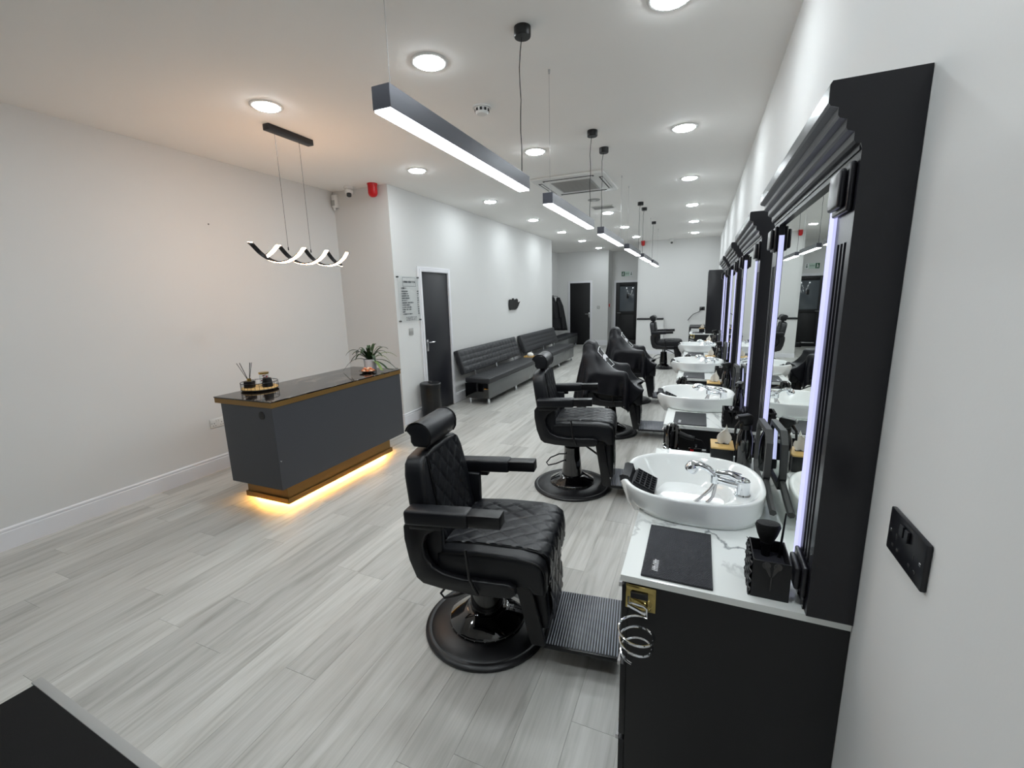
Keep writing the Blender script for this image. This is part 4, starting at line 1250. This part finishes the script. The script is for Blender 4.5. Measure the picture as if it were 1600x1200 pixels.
cape('black printed cape draped over the fourth chair', CH[3][0], CH[3][1], 0.03, 8)

# ------------------------------------------------------------------ styling stations
PITCH = 1.572
UNITS = [1.142 + PITCH * k for k in range(4)]
UW = 1.12
ZT = 0.838
XF = -0.168

def helix(cx, cy, z0, z1, r0, r1, turns, ph, n=70):
    return [(cx + (r0 + (r1 - r0) * i / n) * math.cos(ph + 2 * PI * turns * i / n), cy + (r0 + (r1 - r0) * i / n) * math.sin(ph + 2 * PI * turns * i / n), z0 + (z1 - z0) * i / n) for i in range(n + 1)]

def cabinet(y0, label, basin=True, UL=1.12):
    t = thing('station_cabinet', label, 'cabinet', (0, y0, 0), 0, 'styling station cabinets')
    if basin:
        box('side_carcass', XF + 0.022, XR - 0.001, 0.003, 0.322, 0.0, 0.818, 'black', t, 0.0015, 1)
        box('side_carcass', XF + 0.022, XR - 0.001, 0.798, UL - 0.003, 0.0, 0.818, 'black', t, 0.0015, 1)
        box('bay_floor', XF + 0.022, XR - 0.001, 0.323, 0.797, 0.0, 0.70, 'black', t)
    else:
        box('body', XF + 0.022, XR - 0.001, 0.003, UL - 0.003, 0.0, 0.818, 'black', t, 0.0015, 1)
    # drawer stacks each side of the basin bay
    for (ya, yb) in ((0.004, 0.32), (0.80 if basin else 0.324, UL - 0.004)):
        for k, (za, zb) in enumerate(((0.02, 0.27), (0.29, 0.54), (0.56, 0.805))):
            d = box('drawer', XF + 0.004, XF + 0.0215, ya, yb, za, zb, 'black', t, 0.002)
            box('handle', XF - 0.006, XF + 0.0038, ya + 0.01, yb - 0.01, zb - 0.016, zb - 0.001, 'steel', d, 0.001, 1)
    for ya, yb in ((0.324, 0.558), (0.562, 0.796)) if basin else ():
        box('bay_door', XF + 0.004, XF + 0.0215, ya, yb, 0.02, 0.695, 'black', t, 0.002)
    # dryer holder on the near end panel
    hp = box('holder_plate', -0.152, -0.07, -0.006, 0.0028, 0.742, 0.815, 'brass', t, 0.002)
    b = MB(); b.box(-0.138, -0.09, -0.016, -0.0062, 0.782, 0.8, 0.003); b.build('clip', 'plastic', hp)
    b = MB()
    b.tube([(-0.142, -0.018, 0.788), (-0.142, -0.026, 0.775), (-0.10, -0.026, 0.772), (-0.092, -0.024, 0.765), (-0.092, -0.022, 0.745)], 0.003, 8)
    b.tube([(-0.144, -0.024, 0.765), (-0.095, -0.024, 0.748)], 0.0045, 8)
    b.build('holder_arm', 'chrome', hp)
    MB().tube([(-0.092, -0.022, 0.745)] + helix(-0.112, -0.068, 0.738, 0.655, 0.048, 0.040, 2.55, 1.1), 0.0036, 8).build('spiral_ring', 'chrome', hp)
    return t

def worktop(y0, label, basin=True, UL=1.12):
    if not basin:
        return tag(MB().box(XF, XR - 0.001, 0, UL, 0.8185, ZT, 0.002, 2).build('worktop', 'marble', None, True, 38, (0, y0, 0)), label, 'worktop', 'marble worktops')
    b = MB(); n = 64; xa, xb, cx, cy = XF, XR - 0.001, 0.0, 0.57
    angs = sorted([2 * PI * i / n for i in range(n)] + [math.atan2(yy - cy, xx - cx) % (2 * PI) for xx in (xa, xb) for yy in (0.0, UL)])
    rings = []
    for z in (ZT, 0.8185):
        hole, rim = [], []
        for a in angs:
            c, s_ = math.cos(a), math.sin(a)
            hole.append(b.bm.verts.new((cx + 0.175 * c + 0.005, cy + 0.18 * s_, z)))
            kx = ((xb - cx) / c if c > 0 else (xa - cx) / c) if abs(c) > 1e-9 else 1e9
            ky = ((UL - cy) / s_ if s_ > 0 else (0 - cy) / s_) if abs(s_) > 1e-9 else 1e9
            k = min(kx, ky)
            rim.append(b.bm.verts.new((cx + k * c, cy + k * s_, z)))
        rings += [hole, rim]
    m = len(angs)
    for A, B in ((0, 1), (1, 3), (3, 2), (2, 0)):
        for i in range(m):
            j = (i + 1) % m
            b.bm.faces.new([rings[A][i], rings[A][j], rings[B][j], rings[B][i]])
    bmesh.ops.recalc_face_normals(b.bm, faces=b.bm.faces[:])
    o = b.build('worktop', 'marble', None, False, 38, (0, y0, 0))
    return tag(o, label, 'worktop', 'marble worktops')

def station_mirror(y0, label):
    t = thing('station_mirror', label, 'mirror', (0, y0, ZT), 0, 'framed styling mirrors')
    def zz(v):
        return v - ZT
    X0 = 0.277
    PWD = 0.118
    # cornice
    prof = [(XR - 0.001, 1.888), (X0 - 0.003, 1.888), (X0 - 0.003, 1.9), (0.266, 1.9), (0.262, 1.906), (0.262, 1.922), (0.250, 1.926), (0.247, 1.931), (0.247, 1.947), (0.234, 1.951), (0.231, 1.956), (0.231, 1.97), (0.217, 1.975), (0.213, 1.981), (0.213, 2.014), (0.217, 2.02), (XR - 0.001, 2.02)]
    MB().prism([(x, zz(z)) for x, z in prof], 'y', 0.0, UW).build('cornice', 'frame', t, False)
    sil = [(XR - 0.001, ZT + 0.0005), (X0, ZT + 0.0005), (X0, 1.888)] + prof[2:-1] + [prof[-1]]
    MB().prism([(x, zz(z)) for x, z in sil], 'y', -0.006, -0.0005).build('end_panel', 'frame', t, False)
    box('backboard', 0.296, XR - 0.001, PWD, UW - PWD, zz(ZT), zz(1.887), 'frame', t)
    box('header', X0, 0.296, PWD, UW - PWD, zz(1.874), zz(1.887), 'frame', t)
    for s, ya in ((0, 0.0), (1, UW - PWD)):
        yb = ya + PWD
        # fluted pilaster
        pil = MB()
        pil.box(X0, XR - 0.001, ya, yb, zz(ZT), zz(0.955))
        pil.box(X0, XR - 0.001, ya, yb, zz(1.715), zz(1.887))
        ym = (ya + yb) / 2
        pts = [(XR - 0.001, ya), (X0, ya)]
        for k in (-1, 0, 1):
            c = ym + k * 0.026
            pts += [(X0, c - 0.009), (X0 + 0.008, c - 0.006), (X0 + 0.011, c), (X0 + 0.008, c + 0.006), (X0, c + 0.009)]
        pts += [(X0, yb), (XR - 0.001, yb)]
        pil.prism(pts, 'z', zz(0.955), zz(1.715))
        po = pil.build('pilaster', 'frame', t, False)
        # capital and base blocks, two stepped rolls each
        for nm, za, zb in (('capital', 1.775, 1.872), ('base_block', 0.875, 0.955)):
            b = MB()
            b.box(X0 - 0.012, X0 - 0.0005, ya + 0.008, yb + (0.004 if s == 0 else -0.008), zz(za), zz(zb), 0.005, 3)
            b.box(X0 - 0.026, X0 - 0.0125, ya + 0.02, yb - 0.014, zz(za + 0.01), zz(zb - 0.01), 0.006, 3)
            b.build(nm, 'frame', po)
        for k in (-1, 1):
            box('plinth_ridge', X0 - 0.004, X0 - 0.0003, ym + k * 0.03 - 0.012, ym + k * 0.03 + 0.012, zz(ZT + 0.001), zz(0.87), 'frame', po)
    box('glass', 0.289, 0.2955, PWD, UW - PWD, zz(ZT + 0.002), zz(1.8735), 'mirror', t)
    for ya, yw_, xl_ in ((PWD + 0.001, 0.042, 0.271), (UW - PWD - 0.008, 0.007, 0.28)):
        box('led_strip', xl_, 0.2885, ya, ya + yw_, zz(0.885), zz(1.835), 'led', t)
    return t

def basin(y0, label):
    cy = y0 + 0.57
    t = thing('shampoo_basin', label, 'basin', (0.0, cy, ZT), 0, 'white shampoo basins')
    seg = 96
    def sup(a, ax, ay, ex=2.6):
        c, s = math.cos(a), math.sin(a)
        return (math.copysign(abs(c) ** (2 / ex), c) * ax, math.copysign(abs(s) ** (2 / ex), s) * ay)
    def notch(a):
        d = abs((a - PI + PI) % (2 * PI) - PI)          # angular distance to the front (-x)
        d = abs(math.atan2(math.sin(a - PI), math.cos(a - PI)))
        return math.exp(-(d / 0.3) ** 4)
    # outer wall and rim: (cx, ax, ay, z above worktop, notch depth factor)
    R0 = [(0.024, 0.205, 0.212, 0.000, 0.0), (0.018, 0.222, 0.225, 0.004, 0.0), (0.008, 0.238, 0.234, 0.03, 0.0), (0.003, 0.245, 0.238, 0.07, 0.4), (0.001, 0.248, 0.24, 0.088, 0.9), (0.001, 0.247, 0.239, 0.093, 1.0),
          (0.001, 0.241, 0.233, 0.095, 1.0), (0.001, 0.234, 0.226, 0.093, 1.0), (0.001, 0.229, 0.221, 0.087, 1.0)]
    bm_ = MB(); rings = []
    for k, (cx, ax, ay, z0_, nf) in enumerate(R0):
        ring = []
        for i in range(seg):
            a = 2 * PI * i / seg
            x, y = sup(a, ax, ay)
            fx = -0.01 * notch(a) if k >= 3 else 0
            w_ = min(1.0, max(0.0, (-math.cos(a) - 0.78) / 0.2)); w_ = w_ * w_ * (3 - 2 * w_)
            z = z0_ - (0.042, 0.042, 0.034, 0.014)[k] * w_ if k < 4 else z0_
            ring.append(bm_.bm.verts.new((cx + x + fx, y, z - 0.034 * nf * notch(a))))
        rings.append(ring)
    NI = 18
    for k in range(1, NI + 1):
        u = k / NI
        rs = 1 - 0.94 * u
        ring = []
        for i in range(seg):
            a = 2 * PI * i / seg
            x, y = sup(a, 0.229 * rs, 0.221 * rs, 2.6 - 0.6 * u)
            z = 0.087 - 0.149 * (1 - (1 - u) ** 2.0)
            z -= 0.034 * notch(a) * max(0.0, 1 - 3.2 * u)
            dk = max(0.0, math.cos(a)) ** 1.5
            if dk > 0:                                             # raised tap deck at the wall end
                w_ = min(1.0, max(0.0, (0.55 - u) / 0.22))
                w_ = w_ * w_ * (3 - 2 * w_) * min(1.0, dk * 1.4)
                z = z * (1 - w_) + max(z, 0.05) * w_
            ring.append(bm_.bm.verts.new((0.001 - 0.013 * u + x - 0.01 * notch(a) * max(0, 1 - 3 * u), y, z)))
        rings.append(ring)
    for A, B in zip(rings, rings[1:]):
        for i in range(seg):
            j = (i + 1) % seg
            bm_.bm.faces.new([A[i], A[j], B[j], B[i]])
    bm_.bm.faces.new(rings[0][::-1]); bm_.bm.faces.new(rings[-1])
    bmesh.ops.recalc_face_normals(bm_.bm, faces=bm_.bm.faces[:])
    bm_.build('bowl', 'ceramic', t, True, 180)
    MB().lathe([(0, -0.0615), (0.026, -0.0615), (0.024, -0.056), (0, -0.057)], 24, Matrix.Translation((-0.012, 0, 0))).build('waste', 'chrome', t)
    # black neck rest over the front notch
    b = MB(); A = []
    for i in range(17):
        f = -1 + 2 * i / 16
        yy = f * 0.068
        zc_ = 0.062 + 0.02 * abs(f) ** 3
        A.append([b.bm.verts.new(p) for p in ((-0.254, yy, zc_ - 0.018), (-0.256, yy, zc_ + 0.004), (-0.244, yy, zc_ + 0.009), (-0.222, yy, zc_ + 0.006), (-0.21, yy, zc_ - 0.03), (-0.222, yy, zc_ - 0.03), (-0.235, yy, zc_ - 0.004), (-0.250, yy, zc_ - 0.018))])
    for P0, P1 in zip(A, A[1:]):
        for k in range(8):
            b.bm.faces.new([P0[k], P0[(k + 1) % 8], P1[(k + 1) % 8], P1[k]])
    b.bm.faces.new(A[0]); b.bm.faces.new(A[-1][::-1])
    bmesh.ops.recalc_face_normals(b.bm, faces=b.bm.faces[:])
    nr = b.build('neck_rest', 'rubber', t, True, 50)
    b = MB()
    mx = Matrix.Translation((-0.2, 0.0, 0.062)) @ Matrix.Rotation(0.42, 4, 'Y')
    b.box(-0.01, 0.085, -0.075, 0.075, -0.014, 0.0, 0.006, 2, mx)
    for i in range(7):
        yy = -0.068 + i * 0.0222
        b.box(-0.004, 0.08, yy, yy + 0.004, 0.0, 0.008, 0, 1, mx)
    for i in range(5):
        xx = -0.004 + i * 0.02
        b.box(xx, xx + 0.004, -0.068, 0.07, 0.0, 0.0075, 0, 1, mx)
    b.build('waffle_pad', 'rubber', nr)
    # mixer tap and hand shower
    ft = Matrix.Translation((0.178, -0.02, 0.05))
    tp = MB().lathe([(0, 0), (0.029, 0), (0.029, 0.004), (0.023, 0.008), (0.022, 0.055), (0.0, 0.055)], 28, ft).build('tap_body', 'chrome', t)
    b = MB(); b.ball((0.172, -0.02, 0.106), 0.026, 1.05, 0.9, 0.45, 18); b.tube([(0.165, -0.02, 0.112), (0.13, -0.018, 0.124), (0.085, -0.01, 0.122)], [0.019, 0.014, 0.008], 12); b.build('lever', 'chrome', tp)
    b = MB(); b.tube([(0.165, -0.02, 0.085), (0.12, -0.012, 0.09), (0.085, -0.004, 0.094)], 0.0125, 14); b.lathe([(0, -0.014), (0.016, -0.014), (0.016, 0.014), (0, 0.014)], 16, Matrix.Translation((0.085, -0.004, 0.094))); b.build('spout', 'chrome', tp)
    hs = MB().tube([(0.085, -0.004, 0.108), (0.06, 0.004, 0.128), (0.03, 0.012, 0.136), (0.008, 0.018, 0.128)], [0.011, 0.012, 0.014, 0.02], 14).build('hand_shower', 'chrome', t)
    mxh = Matrix.Translation((0.006, 0.018, 0.124)) @ Matrix.Rotation(0.55, 4, 'Y')
    MB().lathe([(0, -0.02), (0.022, -0.02), (0.024, -0.014), (0.024, 0.004), (0.018, 0.014), (0, 0.016)], 24, mxh).build('spray_head', 'chrome', hs)
    for pts in ([(0.085, -0.006, 0.08), (0.07, -0.008, 0.05), (0.035, -0.012, 0.01), (0.0, -0.02, -0.02), (-0.03, -0.025, -0.045)], [(0.089, -0.002, 0.08), (0.086, -0.002, 0.05), (0.08, -0.006, 0.02), (0.06, -0.01, -0.005)]):
        MB().tube(pts, 0.0062, 10).build('hose', 'steel', hs)
    return t

def counter_mat(y0, label, dots=False):
    t = thing('counter_mat', label, 'counter mat', (-0.022, y0 + 0.16, ZT), 0, 'rubber counter mats')
    box('sheet', -0.093, 0.093, -0.147, 0.147, 0, 0.006, 'mat_dimple', t, 0.001, 1)
    b = MB()
    y = -0.118
    r_ = random.Random(4)
    while y < -0.062:
        b.box(-0.062, -0.05, y, y + 0.0028, 0.0062, 0.0068)
        if r_.random() < 0.7:
            b.box(-0.062, -0.058, y, y + 0.006, 0.0062, 0.0068)
        if r_.random() < 0.5:
            b.box(-0.066, -0.062, y + 0.003, y + 0.0058, 0.0062, 0.0068)
        y += 0.0074
    b.build('printed_word', 'print_white', t, False)
    if dots:
        b = MB(); r0_, st = 0.0022, 0.0058
        for iy in range(49):
            for ix in range(31):
                x = -0.0885 + st * (ix + 0.5 * (iy % 2)); y = -0.1425 + st * iy
                if x > 0.0885 or (-0.069 < x < -0.046 and -0.122 < y < -0.056):
                    continue
                q = [b.bm.verts.new((x + dx, y + dy, z)) for dx, dy, z in ((-r0_, -r0_, 0.0061), (r0_, -r0_, 0.0061), (r0_, r0_, 0.0061), (-r0_, r0_, 0.0061), (0, 0, 0.0082))]
                for k in range(4):
                    b.bm.faces.new([q[k], q[(k + 1) % 4], q[4]])
        o = b.build('dimples', 'rubber_dots_highlit', t, False); o['kind'] = 'stuff'
    return t

def tissue_box(y0, label, dy=1.045, x=0.128, sd=1):
    t = thing('tissue_box', label, 'tissue box', (x, y0 + dy, ZT), 0, 'tissue boxes')
    box('body', -0.047, 0.047, -0.062, 0.062, 0, 0.072, 'plastic', t, 0.003)
    box('lid', -0.049, 0.049, -0.064, 0.064, 0.0722, 0.080, 'bamboo', t, 0.002)
    box('slot', -0.03, 0.03, -0.006, 0.012, 0.0802, 0.0808, 'dark_slot', t)
    rq = random.Random(sd); b = MB(); rings = []
    n = 8
    for i in range(n + 1):
        u = i / n
        hw_ = 0.020 + 0.016 * math.sin(u * 2.4) - 0.024 * u ** 2.5
        cxo = 0.002 + 0.012 * u; z = 0.081 + 0.092 * u
        ring = []
        for j in range(9):
            f = -1 + j / 4
            ring.append(b.bm.verts.new((cxo + f * hw_, 0.006 * math.sin(3 * f + 2 * u) * (1 - u * 0.4), z - 0.03 * u * abs(f) + 0.004 * math.sin(5 * f))))
        for j in range(8, -1, -1):
            f = -1 + j / 4
            ring.append(b.bm.verts.new((cxo + f * hw_, 0.006 * math.sin(3 * f + 2 * u) * (1 - u * 0.4) + 0.005 + 0.022 * (1 - u) * (1 - abs(f)), z - 0.03 * u * abs(f) + 0.004 * math.sin(5 * f))))
        rings.append(ring)
    m_ = 18
    for A, B in zip(rings, rings[1:]):
        for j in range(m_):
            b.bm.faces.new([A[j], A[(j + 1) % m_], B[(j + 1) % m_], B[j]])
    b.bm.faces.new(rings[0][::-1]); b.bm.faces.new(rings[-1])
    b.build('tissue', 'tissue', t, True, 60)
    return t

def spray_bottle(loc, label, rz=0.0):
    t = thing('spray_bottle', label, 'spray bottle', loc, rz, 'spray bottles')
    MB().lathe([(0, 0), (0.032, 0), (0.034, 0.006), (0.034, 0.12), (0.031, 0.15), (0.024, 0.17), (0.022, 0.178), (0, 0.178)], 28).build('bottle', 'gloss', t)
    MB().lathe([(0, 0.1785), (0.025, 0.1785), (0.025, 0.2), (0, 0.2)], 20).build('collar', 'plastic', t)
    MB().prism([(-0.04, 0.222), (-0.038, 0.24), (0.014, 0.246), (0.022, 0.238), (0.022, 0.2005), (-0.02, 0.2005), (-0.024, 0.215)], 'y', -0.018, 0.018, 0.004).build('spray_head', 'plastic', t)
    MB().tube([(-0.026, 0, 0.214), (-0.044, 0, 0.19), (-0.047, 0, 0.15)], [0.007, 0.006, 0.004], 8).build('trigger', 'plastic', t)
    MB().lathe([(0, 0), (0.007, 0), (0.007, 0.008), (0, 0.008)], 10, Matrix.Translation((-0.048, 0, 0.231)) @ Matrix.Rotation(PI / 2, 4, 'Y')).build('nozzle', 'steel', t)
    return t

def hand_mirror(y0, label, dy=0.80, x=0.2635):
    t = thing('hand_mirror', label, 'hand mirror', (x, y0 + dy, ZT + 0.142), 0, 'hand mirrors leaning on the mirrors')
    rot = Matrix.Rotation(0.015, 4, 'Y') @ Matrix.Rotation(-0.08, 4, 'X')
    oc = [(-0.155, -0.06), (-0.11, -0.115), (0.12, -0.115), (0.155, -0.08), (0.155, 0.08), (0.12, 0.115), (-0.11, 0.115), (-0.155, 0.07)]
    b = MB(); n = 8; q = 0.84
    vo = [[b.bm.verts.new(rot @ Vector((xx, y * s, z * s))) for (y, z) in oc] for s, xx in ((1, -0.011), (1, 0.011), (q, 0.011), (q, -0.011))]
    for i in range(n):
        j = (i + 1) % n
        for k in range(4):
            b.bm.faces.new([vo[k][i], vo[k][j], vo[(k + 1) % 4][j], vo[(k + 1) % 4][i]])
    bmesh.ops.recalc_face_normals(b.bm, faces=b.bm.faces[:])
    b.build('frame', 'grey_wood', t, False)
    MB().prism([(y * 0.85, z * 0.85) for y, z in oc], 'x', -0.004, 0.004, 0, 1, rot).build('glass', 'mirror', t, False)
    MB().tube([rot @ Vector((0, -0.135, -0.075)), rot @ Vector((0, -0.24, -0.105)), rot @ Vector((0, -0.34, -0.125))], 0.012, 6).build('handle', 'grey_wood', t)
    return t

def tool_holder(y0, label, full=True):
    t = thing('tool_holder', label, 'tool holder', (0.203, y0 + 0.088, ZT), 0, 'tool holders')
    h = 0.105
    def wall(n, x0, x1, yy0, yy1):
        return box(n, x0, x1, yy0, yy1, 0.0, h, 'black', t, 0.0008, 1)
    f = wall('front_wall', -0.043, 0.043, -0.058, -0.0545)
    bk = wall('back_wall', -0.043, 0.043, 0.0545, 0.058)
    wall('side_wall', 0.0395, 0.043, -0.054, 0.054)
    def wv(u, v):
        y = -0.058 + 0.116 * u; z = h * v
        return (-0.0432 - 0.0035 - 0.0032 * math.sin(2 * PI * (v * 4.2 + 0.35 * math.sin(2 * PI * u * 3.0))), y, z)
    b = MB(); b.grid(wv, 30, 36)
    b.build('wave_side', 'satin_black_plate', t, True, 180)
    wall('side_wall', -0.043, -0.0395, -0.054, 0.054)
    box('insert', -0.039, 0.039, -0.054, 0.054, 0.002, 0.072, 'sponge', t)
    def emblem(par, yy, m, z0, s):
        b = MB()
        for sx_ in (-1, 1):
            b.ball((sx_ * 0.011 * s, yy, z0 + 0.014 * s), 0.0085 * s, 1, 0.06, 1.05, 12)
            b.prism([(sx_ * 0.014 * s, z0 + 0.008 * s), (sx_ * 0.004 * s, z0 + 0.01 * s), (sx_ * 0.001 * s, z0 - 0.012 * s), (sx_ * 0.003 * s, z0 - 0.012 * s)], 'y', yy - 0.0005, yy + 0.0005)
        b.build('scissor_emblem', m, par)
        return b
    emblem(bk, 0.0538, 'print_white', 0.086, 0.75)
    emblem(f, -0.0588, 'gloss', 0.078, 1.15)
    MB().prism([(-0.0015, 0.064), (0.0015, 0.064), (0.001, 0.024), (-0.001, 0.024)], 'y', -0.0594, -0.0583).build('emblem_stem', 'gloss', f, False)
    if full:
        d = thing('neck_brush', 'black neck brush standing upright in the near tool holder', 'brush', (0.2, y0 + 0.122, ZT + 0.0725))
        MB().lathe([(0, 0), (0.011, 0), (0.012, 0.02), (0.016, 0.03), (0.016, 0.04), (0, 0.04)], 20).build('handle', 'plastic', d)
        b = MB(); b.lathe([(0, 0.0405), (0.016, 0.0405), (0.024, 0.06), (0.031, 0.085), (0.028, 0.094), (0, 0.099)], 30, None, 1.0, 0.7)
        b.build('bristles', 'bristle', d)
        c = thing('tail_comb', 'thin black tail comb standing in the near tool holder', 'comb', (0.232, y0 + 0.122, ZT + 0.0725))
        MB().tube([(0, 0, 0), (0.004, 0.004, 0.06), (0.008, 0.008, 0.125)], [0.0035, 0.003, 0.002], 8).build('tail', 'plastic', c)
        MB().lathe([(0, 0.0), (0.005, 0.0), (0.005, 0.004), (0, 0.004)], 10, Matrix.Translation((0, 0, -0.0))).build('collar', 'plastic', c)
    return t

def hair_dryer(y0, label):
    # stands nose-down in the spiral ring on the near end panel
    t = thing('hair_dryer', label, 'hair dryer', (-0.112, y0 - 0.068, 0.66), 0, 'hair dryers in spiral holders')
    MB().lathe([(0, 0), (0.03, 0), (0.031, 0.05), (0.036, 0.08), (0.041, 0.12), (0.041, 0.165), (0.034, 0.195), (0.018, 0.207), (0, 0.209)], 30).build('barrel', 'gloss', t)
    MB().lathe([(0, -0.03), (0.024, -0.03), (0.029, -0.0005), (0, -0.0005)], 24).build('nozzle', 'plastic', t)
    MB().box(-0.008, 0.008, -0.0435, -0.038, 0.08, 0.17, 0.002, 2).build('switch_slot', 'plastic', t)
    MB().lathe([(0, 0), (0.006, 0), (0.006, 0.003), (0, 0.003)], 14, Matrix.Translation((0, -0.0412, 0.062)) @ Matrix.Rotation(PI / 2, 4, 'X')).build('button', 'steel', t)
    MB().tube([(0.03, 0.0, 0.15), (0.075, -0.006, 0.135), (0.12, -0.012, 0.128)], [0.017, 0.015, 0.014], 12).build('handle', 'plastic', t)
    MB().tube([(0.12, -0.012, 0.128), (0.16, -0.012, 0.12), (0.19, 0.0, 0.07), (0.2, 0.02, 0.0), (0.2, 0.05, -0.12)], 0.004, 6).build('cord', 'plastic', t)
    return t

def clipper(y0, label):
    t = thing('hair_clipper', label, 'clipper', (0.02, y0 - 0.02, 0.70), 0, 'clippers hung on the end panels')
    MB().box(-0.045, 0.035, -0.016, 0.016, -0.018, 0.018, 0.008, 3).build('body', 'gloss', t)
    MB().lathe([(0, 0), (0.014, 0), (0.014, 0.02), (0.009, 0.024), (0, 0.024)], 16, Matrix.Translation((0.035, 0, 0)) @ Matrix.Rotation(PI / 2, 4, 'Y')).build('head', 'chrome', t)
    MB().box(-0.03, -0.012, -0.0185, -0.0162, -0.014, 0.012, 0.0005, 1).build('red_grip', 'red', t)
    MB().lathe([(0, 0), (0.01, 0), (0.01, 0.003), (0, 0.003)], 14, Matrix.Translation((-0.02, -0.0163, 0.016)) @ Matrix.Rotation(PI / 2, 4, 'X')).build('dial', 'chrome', t)
    box('hook', -0.006, 0.006, 0.016, 0.0225, -0.01, 0.03, 'steel', t)
    return t

W4 = ['near', 'second', 'third', 'fourth']
for k, y0 in enumerate(UNITS):
    wd = W4[k]
    near = 'nearest the camera' if k == 0 else 'of the %s station' % wd
    cabinet(y0, 'black drawer cabinet %s' % ('nearest the camera with an empty spiral holder' if k == 0 else 'of the %s styling station' % wd))
    worktop(y0, 'white marble worktop %s' % ('nearest the camera' if k == 0 else 'of the %s styling station' % wd))
    station_mirror(y0, 'large black fluted mirror %s' % ('nearest the camera' if k == 0 else 'at the %s styling station' % wd))
    basin(y0, 'white ceramic shampoo basin with chrome hand shower, %s' % ('nearest the camera' if k == 0 else '%s in the row' % wd))
    counter_mat(y0, 'black dimpled rubber mat on the %s worktop' % wd, k == 0)
    tissue_box(y0, 'bamboo-lidded tissue box on the %s worktop' % wd, sd=k)
    spray_bottle((0.215, y0 + 0.985, ZT), 'black spray bottle beside the tissue box on the %s worktop' % wd, 0.4)
    hand_mirror(y0, 'dark grey hand mirror leaning at the %s station' % wd)
    tool_holder(y0, 'black wave-sided tool holder on the %s worktop' % wd, k == 0)
    if k:
        hair_dryer(y0, 'black hair dryer in the spiral holder of the %s cabinet' % wd)
        clipper(y0, 'black clipper with red grip hung on the %s cabinet' % wd)
        if k == 1:
            spray_bottle((0.245, y0 + 0.20, ZT), 'black spray bottle behind the tool holder on the second worktop', 1.2)

# ------------------------------------------------------------------ far-end station without a basin
Y5 = 9.08
t = cabinet(Y5, 'black drawer cabinet of the far station without basin', False, 0.68)
worktop(Y5, 'white marble worktop of the far station without basin', False, 0.68)
counter_mat(Y5, 'black rubber mat on the far worktop without basin')
t = thing('wall_display_case', 'tall black display case on the wall at the far station', 'display case', (0, Y5, ZT))
box('side_panel', 0.11, XR - 0.001, 0.0, 0.02, 0.0, 1.165, 'frame', t, 0.002)
box('side_panel', 0.11, XR - 0.001, 0.65, 0.67, 0.0, 1.165, 'frame', t, 0.002)
box('back_panel', XR - 0.02, XR - 0.001, 0.02, 0.65, 0.0, 1.165, 'frame', t)
for z in (0.3, 0.58, 0.86, 1.14):
    box('shelf', 0.115, XR - 0.021, 0.021, 0.649, z, z + 0.02, 'frame', t)
for j, (z, nm) in enumerate(((0.321, 'low'), (0.601, 'middle'), (0.881, 'upper'))):
    bt = thing('product_bottle', 'dark product bottle on the %s shelf of the far display case' % nm, 'bottle', (0.135, Y5 + 0.07, ZT + z), 0, 'bottles in the display case')
    MB().lathe([(0, 0), (0.03, 0), (0.03, 0.12), (0.015, 0.135), (0, 0.135)], 18).build('bottle', 'plastic', bt)
    MB().lathe([(0, 0.1355), (0.014, 0.1355), (0.014, 0.165), (0, 0.165)], 14).build('cap', 'satin', bt)
tissue_box(Y5, 'bamboo-lidded tissue box on the far worktop without basin', 0.35, 0.05, 12)
spray_bottle((0.16, Y5 + 0.2, ZT), 'black spray bottle on the far worktop without basin', 0.2)
t = thing('side_table', 'open black side table beyond the far station', 'table', (0.08, 10.65, 0))
box('top', -0.28, 0.28, -0.4, 0.4, 0.845, 0.875, 'black', t, 0.003)
for sx_ in (-0.265, 0.265):
    for sy_ in (-0.385, 0.385):
        box('leg', sx_ - 0.015, sx_ + 0.015, sy_ - 0.015, sy_ + 0.015, 0, 0.845, 'black', t)
box('shelf', -0.25, 0.25, -0.37, 0.37, 0.4, 0.42, 'black', t)
